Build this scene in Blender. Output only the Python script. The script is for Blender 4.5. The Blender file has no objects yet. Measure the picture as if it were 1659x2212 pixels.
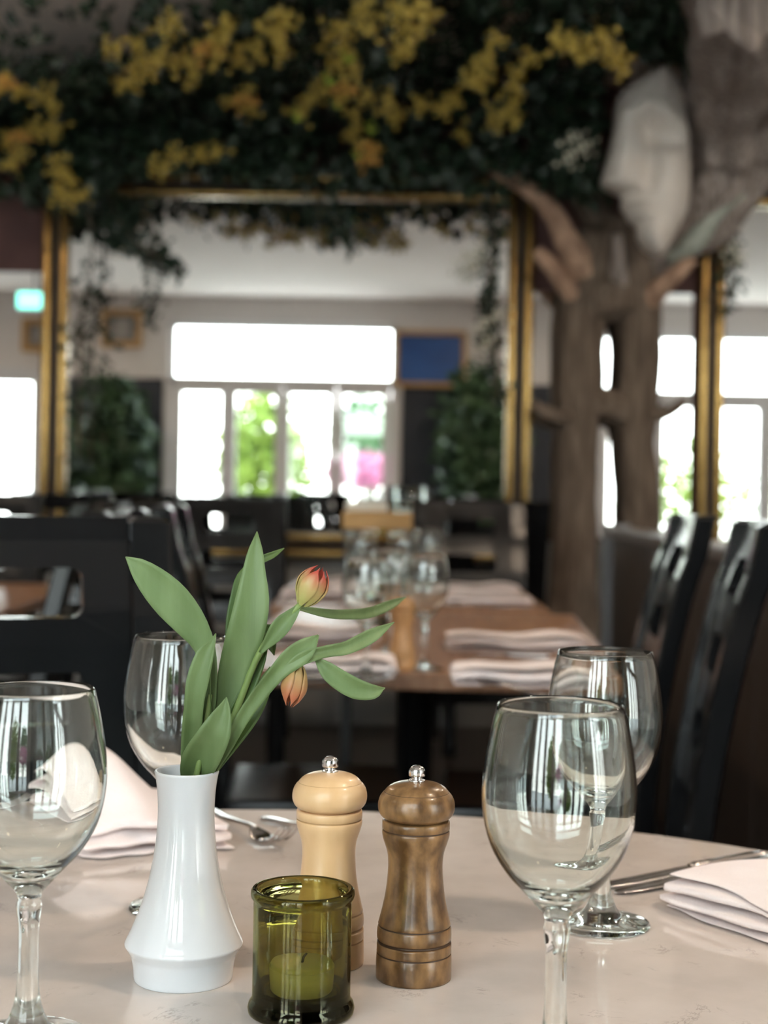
import bpy, bmesh, math, random
from mathutils import Vector, Matrix
random.seed(7)
C = bpy.context.scene.collection
sc = bpy.context.scene
PI = math.pi

# ------------------------------------------------------------------ camera, world, light, exposure
F, CX, CY, ROLL, CAMZ = 3300.0, 829.5, 1055.0, math.radians(1.0), 1.09
cam = bpy.data.cameras.new('camera')
cam_o = bpy.data.objects.new('camera', cam); C.objects.link(cam_o)
cam.sensor_fit = 'VERTICAL'; cam.sensor_height = 36.0
cam.lens = 36.0 * F / 2212.0
cam.shift_y = -(1106.0 - CY) / 2212.0
cam.clip_start = 0.02; cam.clip_end = 200
cam_o.matrix_world = Matrix.Translation((0, 0, CAMZ)) @ Matrix.Rotation(PI/2, 4, 'X') @ Matrix.Rotation(ROLL, 4, 'Z')
cam.dof.use_dof = True; cam.dof.focus_distance = 1.04; cam.dof.aperture_fstop = 6.3; cam.dof.aperture_blades = 0
sc.camera = cam_o

w = bpy.data.worlds.new('world'); sc.world = w; w.use_nodes = True
nt = w.node_tree; nt.nodes.clear()
wo = nt.nodes.new('ShaderNodeOutputWorld'); bg = nt.nodes.new('ShaderNodeBackground')
tc = nt.nodes.new('ShaderNodeTexCoord'); sx = nt.nodes.new('ShaderNodeSeparateXYZ'); rp = nt.nodes.new('ShaderNodeValToRGB')
nt.links.new(tc.outputs['Generated'], sx.inputs[0]); nt.links.new(sx.outputs['Z'], rp.inputs[0])
rp.color_ramp.elements[0].position = 0.0; rp.color_ramp.elements[0].color = (1.0, 0.985, 0.96, 1)
rp.color_ramp.elements[1].position = 0.8; rp.color_ramp.elements[1].color = (0.72, 0.86, 1.0, 1)
nt.links.new(rp.outputs[0], bg.inputs[0]); bg.inputs[1].default_value = 7.0
nt.links.new(bg.outputs[0], wo.inputs[0])

sc.view_settings.view_transform = 'Standard'
sc.view_settings.look = 'None'
sc.view_settings.gamma = 1.0
sc.view_settings.use_curve_mapping = False
sc.view_settings.exposure = 1.1
sc.cycles.max_bounces = 14; sc.cycles.transmission_bounces = 14; sc.cycles.glossy_bounces = 6
sc.cycles.diffuse_bounces = 5; sc.cycles.transparent_max_bounces = 16
sc.cycles.sample_clamp_indirect = 6.0
sc.cycles.use_denoising = True

MIRY, WALLY, WINY = 7.0, 7.04, -1.0
CEIL = 2.95

def portal(x0, x1, z0, z1):
    l = bpy.data.lights.new('window_portal', 'AREA'); l.shape = 'RECTANGLE'
    l.size = x1-x0; l.size_y = z1-z0
    l.cycles.is_portal = True
    o = bpy.data.objects.new('window_portal', l); C.objects.link(o)
    o.location = ((x0+x1)/2, WINY-0.16, (z0+z1)/2); o.rotation_euler = (PI/2, 0, 0)   # emits along +y, into the room
    o.rotation_euler = (-PI/2, 0, 0)
    o.rotation_euler = (PI/2, 0, PI)
    return o
W1 = (-2.13, 0.10, 0.0, 2.70)
W2 = (2.08, 4.35, 0.0, 2.66)
W3 = (-4.75, -3.36, 0.0, 2.20)
for q in (W1, W2, W3): portal(*q)

# ------------------------------------------------------------------ pixel <-> place helpers
def ray(px, py):
    cx, cy = (px-CX)/F, (py-CY)/F
    return cx*math.cos(ROLL)+cy*math.sin(ROLL), -cx*math.sin(ROLL)+cy*math.cos(ROLL)
def P(px, py, d):
    X, Z = ray(px, py); return Vector((X*d, d, CAMZ-Z*d))
def T(px, py, z=0.75):
    X, Z = ray(px, py); d = (CAMZ-z)/Z; return Vector((X*d, d, z))
def V(px, py, d=15.0):                       # a thing seen in the mirror: its real place in the room
    p = P(px, py, d); p.y = 2*MIRY-p.y; return p

# ------------------------------------------------------------------ materials
MATS = {}
def mat(name, c1, rough=0.5, c2=None, scale=10.0, metal=0.0, bump=0.0, bscale=None, stretch=(1,1,1), detail=4.0, spec=0.5,
        trans=0.0, ior=1.45, emis=None, estr=0.0, lo=0.35, hi=0.65, coat=0.0, sheen=0.0, sss=0.0, rvar=0.0):
    if name in MATS: return MATS[name]
    m = bpy.data.materials.new(name); m.use_nodes = True; MATS[name] = m
    n = m.node_tree; b = n.nodes['Principled BSDF']
    b.inputs['Base Color'].default_value = (*c1, 1); b.inputs['Roughness'].default_value = rough
    b.inputs['Metallic'].default_value = metal; b.inputs['IOR'].default_value = ior
    b.inputs['Specular IOR Level'].default_value = spec
    b.inputs['Transmission Weight'].default_value = trans
    b.inputs['Coat Weight'].default_value = coat; b.inputs['Coat Roughness'].default_value = 0.08
    b.inputs['Sheen Weight'].default_value = sheen
    if sss: b.inputs['Subsurface Weight'].default_value = sss; b.inputs['Subsurface Radius'].default_value = (0.01, 0.008, 0.006)
    if emis: b.inputs['Emission Color'].default_value = (*emis, 1); b.inputs['Emission Strength'].default_value = estr
    if c2 or bump or rvar:
        t = n.nodes.new('ShaderNodeTexCoord'); mp = n.nodes.new('ShaderNodeMapping')
        mp.inputs['Scale'].default_value = stretch; n.links.new(t.outputs['Object'], mp.inputs[0])
        nz = n.nodes.new('ShaderNodeTexNoise'); nz.inputs['Scale'].default_value = scale; nz.inputs['Detail'].default_value = detail
        n.links.new(mp.outputs[0], nz.inputs['Vector'])
        if c2:
            r = n.nodes.new('ShaderNodeValToRGB'); r.color_ramp.elements[0].position = lo; r.color_ramp.elements[1].position = hi
            r.color_ramp.elements[0].color = (*c1, 1); r.color_ramp.elements[1].color = (*c2, 1)
            n.links.new(nz.outputs['Fac'], r.inputs[0]); n.links.new(r.outputs[0], b.inputs['Base Color'])
        if bump:
            bz = n.nodes.new('ShaderNodeTexNoise'); bz.inputs['Scale'].default_value = bscale or scale; bz.inputs['Detail'].default_value = 5
            n.links.new(mp.outputs[0], bz.inputs['Vector'])
            bu = n.nodes.new('ShaderNodeBump'); bu.inputs['Strength'].default_value = bump; bu.inputs['Distance'].default_value = 0.01
            n.links.new(bz.outputs['Fac'], bu.inputs['Height']); n.links.new(bu.outputs[0], b.inputs['Normal'])
    return m

def pane_mat(name, tint=(1,1,1), refl=0.07):
    if name in MATS: return MATS[name]
    m = bpy.data.materials.new(name); m.use_nodes = True; MATS[name] = m
    n = m.node_tree; n.nodes.clear()
    o = n.nodes.new('ShaderNodeOutputMaterial'); t = n.nodes.new('ShaderNodeBsdfTransparent'); g = n.nodes.new('ShaderNodeBsdfGlossy')
    t.inputs[0].default_value = (*tint, 1); g.inputs['Roughness'].default_value = 0.0
    x = n.nodes.new('ShaderNodeMixShader'); x.inputs[0].default_value = refl
    n.links.new(t.outputs[0], x.inputs[1]); n.links.new(g.outputs[0], x.inputs[2]); n.links.new(x.outputs[0], o.inputs[0])
    return m

def glass_mat(name, col, rough=0.0, ior=1.5):
    if name in MATS: return MATS[name]
    m = bpy.data.materials.new(name); m.use_nodes = True; MATS[name] = m
    n = m.node_tree; n.nodes.clear()
    o = n.nodes.new('ShaderNodeOutputMaterial'); g = n.nodes.new('ShaderNodeBsdfGlass')
    g.inputs['Color'].default_value = (*col, 1); g.inputs['Roughness'].default_value = rough; g.inputs['IOR'].default_value = ior
    n.links.new(g.outputs[0], o.inputs[0])
    return m
def absorb(m, col, dens):
    n = m.node_tree; o = [x for x in n.nodes if x.type == 'OUTPUT_MATERIAL'][0]
    v = n.nodes.new('ShaderNodeVolumeAbsorption'); v.inputs['Color'].default_value = (*col, 1); v.inputs['Density'].default_value = dens
    n.links.new(v.outputs[0], o.inputs['Volume'])

GLASS = glass_mat('clear_glass', (0.985, 1.0, 0.99))
GREEN_GLASS = glass_mat('olive_glass', (0.74, 0.72, 0.50)); 
absorb(GREEN_GLASS, (0.50, 0.49, 0.17), 190.0)
PANE = pane_mat('window_glass', (0.97, 1.0, 0.985))
PORC = mat('white_porcelain', (0.70, 0.715, 0.74), 0.05)
CHROME = mat('polished_steel', (0.72, 0.71, 0.70), 0.14, metal=1.0)
STEEL = mat('cutlery_steel', (0.62, 0.59, 0.58), 0.16, metal=1.0, bump=0.03, bscale=60)
QUARTZ = mat('beige_quartz', (0.63, 0.56, 0.515), 0.06, c2=(0.575, 0.51, 0.465), scale=22, detail=9, lo=0.36, hi=0.64)
def veins(m):
    n = m.node_tree; b = n.nodes['Principled BSDF']; src = b.inputs['Base Color'].links[0].from_socket
    t = n.nodes.new('ShaderNodeTexCoord'); z = n.nodes.new('ShaderNodeTexNoise'); z.inputs['Scale'].default_value = 13; z.inputs['Detail'].default_value = 10
    z.inputs['Roughness'].default_value = 0.7; z.inputs['Distortion'].default_value = 1.2; n.links.new(t.outputs['Object'], z.inputs['Vector'])
    r = n.nodes.new('ShaderNodeValToRGB'); e = r.color_ramp.elements
    e[0].position = 0.485; e[0].color = (0, 0, 0, 1); e[1].position = 0.515; e[1].color = (0, 0, 0, 1); q = e.new(0.5); q.color = (.55, .55, .55, 1)
    n.links.new(z.outputs['Fac'], r.inputs[0])
    z2 = n.nodes.new('ShaderNodeTexNoise'); z2.inputs['Scale'].default_value = 30; n.links.new(t.outputs['Object'], z2.inputs['Vector'])
    r2 = n.nodes.new('ShaderNodeValToRGB'); r2.color_ramp.elements[0].position = .56; r2.color_ramp.elements[1].position = .70; n.links.new(z2.outputs['Fac'], r2.inputs[0])
    mu = n.nodes.new('ShaderNodeMath'); mu.operation = 'MULTIPLY'; n.links.new(r.outputs[0], mu.inputs[0]); n.links.new(r2.outputs[0], mu.inputs[1])
    mx = n.nodes.new('ShaderNodeMix'); mx.data_type = 'RGBA'; n.links.new(mu.outputs[0], mx.inputs['Factor']); n.links.new(src, mx.inputs[6]); mx.inputs[7].default_value = (.20, .15, .13, 1)
    n.links.new(mx.outputs[2], b.inputs['Base Color'])
veins(QUARTZ)
OAK = mat('brown_table_wood', (0.30, 0.165, 0.095), 0.34, c2=(0.20, 0.10, 0.055), spec=0.35, scale=9, stretch=(7, 0.5, 4), bump=0.02)
TANWOOD = mat('tan_wood', (0.50, 0.30, 0.11), 0.35, c2=(0.42, 0.24, 0.08), scale=8, stretch=(1, 6, 6))
BEECH = mat('pale_beech', (0.70, 0.47, 0.26), 0.30, c2=(0.61, 0.385, 0.195), scale=20, stretch=(3, 3, 0.6), lo=0.3, hi=0.7, coat=0.15)
BEECH_D = mat('pale_beech_groove', (0.42, 0.25, 0.11), 0.45)
ACACIA = mat('brown_stained_wood', (0.075, 0.036, 0.012), 0.28, c2=(0.25, 0.135, 0.055), scale=80, detail=8, stretch=(1, 1, 0.6), lo=0.38, hi=0.66, coat=0.15)
ACACIA_D = mat('burnt_groove', (0.05, 0.024, 0.01), 0.5)
BLACK = mat('black_lacquered_wood', (0.0045, 0.005, 0.006), 0.16, c2=(0.006, 0.0065, 0.0075), scale=14, stretch=(1, 1, .2), spec=0.45)
DARKMETAL = mat('black_metal', (0.02, 0.021, 0.024), 0.4)
NAPKIN = mat('pinkish_linen', (0.82, 0.70, 0.675), 0.85, c2=(0.85, 0.75, 0.73), scale=25, bump=0.25, bscale=420, sheen=0.3)
WAX = mat('wax', (0.83, 0.82, 0.66), 0.45, sss=0.3)
WICK = mat('wick', (0.03, 0.03, 0.025), 0.9)
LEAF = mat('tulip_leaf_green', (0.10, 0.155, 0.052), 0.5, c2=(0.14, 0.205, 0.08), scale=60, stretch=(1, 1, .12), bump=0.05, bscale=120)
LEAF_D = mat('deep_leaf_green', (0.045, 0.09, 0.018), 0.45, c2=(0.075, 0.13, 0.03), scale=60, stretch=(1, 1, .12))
STEM = mat('tulip_stem_green', (0.15, 0.22, 0.065), 0.45, c2=(0.20, 0.28, 0.085), scale=40)
GOLD = mat('gilt_frame', (0.44, 0.285, 0.10), 0.26, metal=0.85, c2=(0.34, 0.21, 0.07), scale=18)
FRAMEDARK = mat('dark_frame_channel', (0.035, 0.025, 0.02), 0.4)
MIRROR = mat('mirror_silver', (0.93, 0.95, 0.95), 0.0, metal=1.0)
BARK = mat('bark', (0.085, 0.06, 0.043), 0.85, c2=(0.19, 0.14, 0.105), scale=16, stretch=(3.2, 3.2, 0.35), bump=0.9, bscale=20)
BARK_L = mat('pale_bark', (0.17, 0.135, 0.12), 0.85, c2=(0.50, 0.415, 0.37), scale=13, stretch=(3.6, 3.6, 0.3), bump=0.9, bscale=18)
BARK_R = mat('reddish_bark', (0.26, 0.155, 0.105), 0.8, c2=(0.50, 0.32, 0.22), scale=15, bump=0.7, bscale=24)
LICHEN = mat('lichen_bark', (0.33, 0.36, 0.31), 0.85, c2=(0.46, 0.48, 0.42), scale=22, bump=0.5)
PLASTER = mat('plaster_mask', (0.72, 0.65, 0.59), 0.75, c2=(0.65, 0.59, 0.54), scale=9, bump=0.1, bscale=30)
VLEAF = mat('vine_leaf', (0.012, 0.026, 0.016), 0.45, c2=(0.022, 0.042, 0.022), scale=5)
VLEAF2 = mat('shrub_leaf', (0.03, 0.07, 0.035), 0.5, c2=(0.06, 0.12, 0.05), scale=3)
YELLOW = mat('yellow_blossom', (0.36, 0.25, 0.045), 0.6, c2=(0.47, 0.35, 0.07), scale=30)
ORANGE = mat('orange_blossom', (0.46, 0.24, 0.05), 0.6)
LIME = mat('lime_blossom', (0.36, 0.46, 0.06), 0.6)
CREAM = mat('cream_blossom', (0.66, 0.62, 0.50), 0.6)
BRICKWALL = mat('dark_red_wall', (0.075, 0.035, 0.034), 0.8, c2=(0.11, 0.055, 0.05), scale=4)
GREYPAINT = mat('grey_paint', (0.30, 0.30, 0.295), 0.7, c2=(0.27, 0.27, 0.265), scale=3)
WALLPAINT = mat('cream_wall_paint', (0.72, 0.68, 0.66), 0.8, c2=(0.70, 0.66, 0.64), scale=2)
CEILPAINT = mat('ceiling_paint', (0.90, 0.80, 0.73), 0.85, c2=(0.88, 0.78, 0.71), scale=1.5)
WAINSCOT = mat('charcoal_wainscot', (0.03, 0.036, 0.05), 0.6, c2=(0.022, 0.026, 0.036), scale=3)
FLOORM = mat('dark_floor', (0.055, 0.045, 0.04), 0.35, c2=(0.035, 0.028, 0.025), scale=5, stretch=(6, .6, 1))
PARTWOOD = mat('dark_partition_wood', (0.075, 0.05, 0.038), 0.45, c2=(0.05, 0.033, 0.025), scale=5, stretch=(5, 5, .4))
CAPWOOD = mat('partition_cap_wood', (0.19, 0.155, 0.14), 0.4, c2=(0.15, 0.12, 0.105), scale=6, stretch=(5, .5, 4))
WHITEFRAME = mat('white_window_frame', (0.70, 0.68, 0.68), 0.5)
PAVING = mat('pale_paving', (0.55, 0.53, 0.50), 0.8, c2=(0.48, 0.46, 0.44), scale=3)
HEDGE = mat('garden_leaves', (0.12, 0.19, 0.02), 0.7, c2=(0.20, 0.28, 0.035), scale=4)
HEDGE2 = mat('garden_dark_leaves', (0.055, 0.14, 0.055), 0.7, c2=(0.09, 0.20, 0.07), scale=4)
PINK = mat('pink_flowers', (0.48, 0.15, 0.28), 0.7, c2=(0.58, 0.24, 0.36), scale=6)

# ------------------------------------------------------------------ mesh helpers
def new_obj(name, me, m, parent=None, smooth=True):
    o = bpy.data.objects.new(name, me); C.objects.link(o)
    if m is not None:
        for k in (m if isinstance(m, (list, tuple)) else [m]): me.materials.append(k)
    if smooth: me.polygons.foreach_set('use_smooth', [True]*len(me.polygons))
    if parent: o.parent = parent
    return o
def obj(name, bm, m, parent=None, smooth=False, recalc=True):
    me = bpy.data.meshes.new(name)
    if recalc: bmesh.ops.recalc_face_normals(bm, faces=bm.faces)
    bm.to_mesh(me); bm.free()
    return new_obj(name, me, m, parent, smooth)
def pyobj(name, vs, fs, m, parent=None, smooth=True, recalc=False):
    me = bpy.data.meshes.new(name); me.from_pydata([tuple(v) for v in vs], [], fs)
    if recalc:
        bm = bmesh.new(); bm.from_mesh(me); bmesh.ops.recalc_face_normals(bm, faces=bm.faces); bm.to_mesh(me); bm.free()
    return new_obj(name, me, m, parent, smooth)
def tag(o, label=None, cat=None, group=None, kind=None):
    if label: o['label'] = label
    if cat: o['category'] = cat
    if group: o['group'] = group
    if kind: o['kind'] = kind
    return o
def thing(name, label, cat, loc=(0, 0, 0), rz=0.0, group=None):
    o = bpy.data.objects.new(name, None); C.objects.link(o); o.empty_display_size = 0.05
    o.location = loc; o.rotation_euler = (0, 0, rz)
    return tag(o, label, cat, group)
def struct(name, bm, m, parent=None, smooth=False):
    o = obj(name, bm, m, parent, smooth)
    if not parent: o['kind'] = 'structure'
    return o
def copy_tree(o, loc, rz=0.0, label=None, group=None):
    r = o.copy(); C.objects.link(r); r.location = loc; r.rotation_euler = (0, 0, rz)
    if label: r['label'] = label
    if group: r['group'] = group
    for ch in list(o.children):
        c = ch.copy(); C.objects.link(c); c.parent = r
        for g in list(ch.children):
            d = g.copy(); C.objects.link(d); d.parent = c
    return r
def bx(bm, x0, x1, y0, y1, z0, z1, bev=0.0, seg=2):
    vs = [bm.verts.new((x, y, z)) for x in (x0, x1) for y in (y0, y1) for z in (z0, z1)]
    fs = [bm.faces.new([vs[i] for i in q]) for q in ((0,1,3,2), (4,6,7,5), (0,4,5,1), (2,3,7,6), (0,2,6,4), (1,5,7,3))]
    if bev:
        es = list({e for f in fs for e in f.edges})
        bmesh.ops.bevel(bm, geom=es, offset=bev, segments=seg, profile=0.5, affect='EDGES', clamp_overlap=True)
    return bm
def box(x0, x1, y0, y1, z0, z1, bev=0.0, seg=2): return bx(bmesh.new(), x0, x1, y0, y1, z0, z1, bev, seg)
def lathe(prof, seg=48, closed=False, mats=None):
    """prof: list of (r, z[, material index of the band above]); r=0 ends are capped with a point."""
    bm = bmesh.new(); rings = []
    for p in prof:
        r, z = p[0], p[1]
        if r < 1e-6: rings.append([bm.verts.new((0, 0, z))])
        else: rings.append([bm.verts.new((r*math.cos(2*PI*i/seg), r*math.sin(2*PI*i/seg), z)) for i in range(seg)])
    n = len(rings)
    for k in range(n if closed else n-1):
        a, b = rings[k], rings[(k+1) % n]; mi = prof[k][2] if len(prof[k]) > 2 else 0
        for i in range(seg):
            j = (i+1) % seg
            if len(a) == 1 and len(b) == 1: continue
            if len(a) == 1: f = bm.faces.new((a[0], b[i], b[j]))
            elif len(b) == 1: f = bm.faces.new((a[i], b[0], a[j]))
            else: f = bm.faces.new((a[i], b[i], b[j], a[j]))
            f.material_index = mi
    return bm
def cr(pts, n):
    """Catmull-Rom resample of tuples to n points."""
    out = []; m = len(pts)-1
    for i in range(n):
        t = i/(n-1)*m; k = min(int(t), m-1); u = t-k
        p0, p1, p2, p3 = pts[max(k-1, 0)], pts[k], pts[k+1], pts[min(k+2, m)]
        out.append(tuple(0.5*(2*b+(c-a)*u+(2*a-5*b+4*c-d)*u*u+(3*b-a-3*c+d)*u**3) for a, b, c, d in zip(p0, p1, p2, p3)))
    return out
def tube(path, rad, seg=10, bm=None, ridge=0.0, nr=7, caps=True, flat=1.0):
    bm = bm or bmesh.new(); rings = []
    n = len(path); path = [Vector(p) for p in path]
    up = None
    for i in range(n):
        d = (path[min(i+1, n-1)]-path[max(i-1, 0)]).normalized()
        if up is None: up = Vector((0, 0, 1)) if abs(d.z) < 0.9 else Vector((0, 1, 0))
        s = d.cross(up).normalized(); up = s.cross(d).normalized()
        r = rad[i] if isinstance(rad, (list, tuple)) else rad
        ring = []
        for k in range(seg):
            a = 2*PI*k/seg
            rr = r*(1+ridge*(math.sin(nr*a+0.9*math.sin(i*0.35))+0.5*math.sin((nr*2+1)*a+i*0.22)+0.5*math.sin(i*0.8+2*a)))
            ring.append(bm.verts.new(path[i]+s*math.cos(a)*rr+up*math.sin(a)*rr*flat))
        rings.append(ring)
    for a, b in zip(rings, rings[1:]):
        for k in range(seg): bm.faces.new((a[k], a[(k+1) % seg], b[(k+1) % seg], b[k]))
    if caps: bm.faces.new(rings[0][::-1]); bm.faces.new(rings[-1])
    return bm

# ------------------------------------------------------------------ the room shell
XL, XR = -5.2, 4.7
struct('floor', box(XL, XR, WINY, WALLY, -0.1, 0.0), FLOORM)
struct('ceiling', box(XL, XR, WINY, WALLY+0.2, CEIL, CEIL+0.1), CEILPAINT)
struct('wall_left', box(XL-0.15, XL, WINY, WALLY, 0, CEIL), WALLPAINT)
struct('wall_right', box(XR, XR+0.15, WINY, WALLY, 0, CEIL), WALLPAINT)
struct('wall_back', box(XL, XR, WALLY, WALLY+0.2, 0.86, CEIL), BRICKWALL)
struct('wall_back_lower', box(XL, XR, WALLY-0.005, WALLY+0.2, 0, 0.86), GREYPAINT)
# window wall behind the photographer, with three openings
bm = bmesh.new(); y0, y1 = WINY-0.2, WINY
wins = sorted([W1, W2, W3])
x = XL
for q in wins:
    bx(bm, x, q[0], y0, y1, 0, CEIL); bx(bm, q[0], q[1], y0, y1, q[3], CEIL); x = q[1]
bx(bm, x, XR, y0, y1, 0, CEIL)
struct('wall_front', bm, WALLPAINT)
k = 0
for xa, xb in ((W3[1]+0.03, W1[0]-0.05), (W1[1]+0.06, W2[0]-0.05)):
    k += 1
    struct('trim_%d' % k, box(xa, xb, WINY, WINY+0.03, 0, 2.13), WAINSCOT)
def window(n, q, leaves, transom):
    x0, x1, z0, z1 = q; ya, yb = WINY-0.13, WINY-0.05
    bm = bmesh.new(); f = 0.05
    bx(bm, x0, x0+f, ya, yb, z0, z1); bx(bm, x1-f, x1, ya, yb, z0, z1); bx(bm, x0, x1, ya, yb, z1-f, z1)
    if transom: bx(bm, x0, x1, ya, yb, transom-0.05, transom+0.03)
    root = struct('window_%d' % n, bm, WHITEFRAME)
    ztop = (transom-0.05) if transom else z1-f
    if transom: obj('transom_pane', box(x0+f, x1-f, ya+0.035, ya+0.041, transom+0.03, z1-f), PANE, root)
    wd = (x1-x0-2*f)/leaves
    for i in range(leaves):
        a = x0+f+i*wd; b = a+wd; s = 0.075
        bm = bmesh.new()
        bx(bm, a+.003, a+s, ya+.01, yb-.01, z0, ztop); bx(bm, b-s, b-.003, ya+.01, yb-.01, z0, ztop)
        bx(bm, a+s, b-s, ya+.01, yb-.01, ztop-s, ztop); bx(bm, a+s, b-s, ya+.01, yb-.01, z0, z0+0.12)
        lf = obj('door_leaf', bm, WHITEFRAME, root)
        obj('pane', box(a+s, b-s, ya+0.035, ya+0.041, z0+0.12, ztop-s), PANE, lf)
        obj('handle', tube([(b-s/2, yb, 1.0), (b-s/2, yb+0.04, 1.0), (b-s/2-0.1, yb+0.04, 1.0)], 0.008, 8), CHROME, lf)
window(1, W1, 4, 2.13); window(2, W2, 4, 2.06); window(3, W3, 2, None)

# outside: terrace, shrubs, flowers
struct('terrace', box(-14, 14, -14, WINY-0.2, -0.15, -0.05), PAVING)
def leafcloud(n, fn, size, rnd):
    vs, fs = [], []
    for _ in range(n):
        c = fn(); d = Vector((rnd.gauss(0, 1), rnd.gauss(0, 1), rnd.gauss(0, 1)-0.3)).normalized()
        s = d.cross(Vector((rnd.gauss(0, 1), rnd.gauss(0, 1), rnd.gauss(0, 1)))).normalized(); nn = d.cross(s)
        L = size*rnd.uniform(0.7, 1.35); wdt = L*0.30
        b = len(vs)
        vs += [c, c+d*L*0.45+s*wdt+nn*L*0.08, c+d*L, c+d*L*0.45-s*wdt+nn*L*0.08, c+d*L*0.5-nn*L*0.03]
        fs += [(b, b+1, b+4), (b+1, b+2, b+4), (b, b+4, b+3), (b+4, b+2, b+3)]
    return vs, fs
def blob(c, r):
    def f():
        while True:
            v = Vector((random.uniform(-1, 1), random.uniform(-1, 1), random.uniform(-1, 1)))
            if v.length <= 1: return Vector(c)+Vector((v.x*r[0], v.y*r[1], v.z*r[2]))
    return f
def shrub(name, loc, r, n, size, m, label, cat='shrub', group=None, flower=None):
    t = thing(name, label, cat, (loc[0], loc[1], 0 if loc[1] > WINY else -0.05), 0, group)
    v, f = leafcloud(n, blob((0, 0, loc[2]), r), size, random)
    tag(pyobj('foliage', v, f, m, t), kind='stuff')
    bm = bmesh.new()
    for k in range(4):
        a = k*1.7; tube(cr([(0, 0, 0.0), (0.1*r[0]*math.cos(a), 0.1*r[1]*math.sin(a), loc[2]*0.5), (0.5*r[0]*math.cos(a), 0.5*r[1]*math.sin(a), loc[2]+0.3*r[2])], 7), [0.02, .018, .016, .014, .012, .01, .006], 6, bm)
    obj('stem', bm, BARK, t, True)
    if flower:
        v, f = leafcloud(flower[1], blob((0, 0.1, loc[2]+flower[2]), (r[0]*.9, r[1]*.9, r[2]*.55)), 0.09, random)
        tag(pyobj('blossom', v, f, flower[0], t), kind='stuff')
    return t
shrub('garden_shrub', (-1.38, -3.4, 1.4), (0.55, 0.5, 0.85), 1700, 0.14, HEDGE, 'yellow-green garden shrub outside the terrace doors, second door leaf')
shrub('garden_shrub', (-0.2, -3.9, 1.75), (0.42, 0.4, 0.5), 1200, 0.12, HEDGE2, 'mid-green garden shrub above pink flowers outside the terrace doors')
shrub('flower_bush', (-0.22, -2.9, 1.2), (0.5, 0.35, 0.34), 300, 0.08, HEDGE2, 'bush of pink flowers outside the terrace doors', flower=(PINK, 1300, 0.12))
shrub('garden_shrub', (3.6, -3.6, 1.0), (0.9, 0.5, 0.8), 900, 0.14, HEDGE, 'light green garden shrub outside the window at the right mirror')

LAMPM = mat('warm_lamp', (1, .8, .6), 0.5, emis=(1.0, 0.78, 0.58), estr=150.0)
for i, (x, y, lb) in enumerate(((1.32, 0.9, 'round recessed ceiling lamp over the right of the round table'), (-2.95, 0.9, 'round recessed ceiling lamp left of the round table'),
        (1.3, 3.0, 'added round ceiling lamp brightening the brown table from the right'), (-2.0, 4.35, 'round recessed ceiling lamp over the left rear table'), (2.2, 4.35, 'round recessed ceiling lamp behind the partition'))):  # lamp right of the brown table is added to brighten the far settings
    t = thing('ceiling_lamp', lb, 'ceiling lamp', (x, y, CEIL-0.03), 0, 'recessed ceiling lamps')
    obj('ring', lathe([(.085, 0), (.115, 0), (.118, .006), (.118, .03), (.085, .03)], 40, True), mat('lamp_ring', (.7, .69, .67), .4), t, True)
    obj('lamp_disc', lathe([(0, .006), (.085, .006), (.085, .012), (0, .012)], 40), LAMPM, t)

# ------------------------------------------------------------------ mirrors with gilt frames on the back wall
def W(px, py, y=MIRY): p = P(px, py, y); return p.x, p.z
def mirror(label, x0, x1, z0, z1, sides='lrtb', fw=0.115):
    t = thing('wall_mirror', label, 'mirror', ((x0+x1)/2, WALLY, z0), 0, 'wall mirrors')
    cx = (x0+x1)/2; X0, X1, Z1 = x0-cx, x1-cx, z1-z0
    obj('mirror_glass', box(X0, X1, MIRY-WALLY, 0.0, 0, Z1), MIRROR, t)
    ha = fw*0.36; gap = fw*0.28
    def moulding(a0, a1, b0, b1, vert, m, dep, nm):
        o = box(a0, a1, -dep, -0.002, b0, b1, min(0.016, (a1-a0)/3, (b1-b0)/3), 3); obj(nm, o, m, t, True)
    for sd in sides:
        if sd in 'lr':
            s = -1 if sd == 'l' else 1; e = X0 if sd == 'l' else X1
            def xx(a, b): return (e+s*a, e+s*b) if s > 0 else (e+s*b, e+s*a)
            moulding(*xx(0, ha), -fw, Z1+fw, True, GOLD, 0.075, 'inner_moulding')
            moulding(*xx(ha, ha+gap), -fw, Z1+fw, True, FRAMEDARK, 0.055, 'frame_channel')
            moulding(*xx(ha+gap, fw), -fw, Z1+fw, True, GOLD, 0.085, 'outer_moulding')
        else:
            s = -1 if sd == 'b' else 1; e = 0 if sd == 'b' else Z1
            def zz(a, b): return (e+s*a, e+s*b) if s > 0 else (e+s*b, e+s*a)
            moulding(X0, X1, *zz(0, ha), False, GOLD, 0.072, 'inner_moulding')
            moulding(X0, X1, *zz(ha, ha+gap), False, FRAMEDARK, 0.052, 'frame_channel')
            moulding(X0, X1, *zz(ha+gap, fw), False, GOLD, 0.082, 'outer_moulding')
    return t
mx0, mz1 = W(152, 432); mx1, mz0 = W(1088, 1128)
mz1 = W(620, 430)[1]; mz0 = W(620, 1150)[1]
mirror('large gilt-framed mirror on the back wall below the flowering garland', mx0, mx1, mz0, mz1)
p0 = W(1155, 900)[0]; p1 = W(1492, 900)[0]
mirror('unframed mirror strip behind the twin tree trunks', mx1+0.12, p1, mz0, W(1320, 632)[1], '')
mirror('gilt-framed mirror right of the artificial tree', W(1562, 800)[0], W(1562, 800)[0]+1.9, mz0, mz1)
mirror('low mirror left of the large gilt mirror, under the dark red wall', mx0-0.125-1.5, mx0-0.125, mz0, W(40, 588)[1], '')

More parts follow.
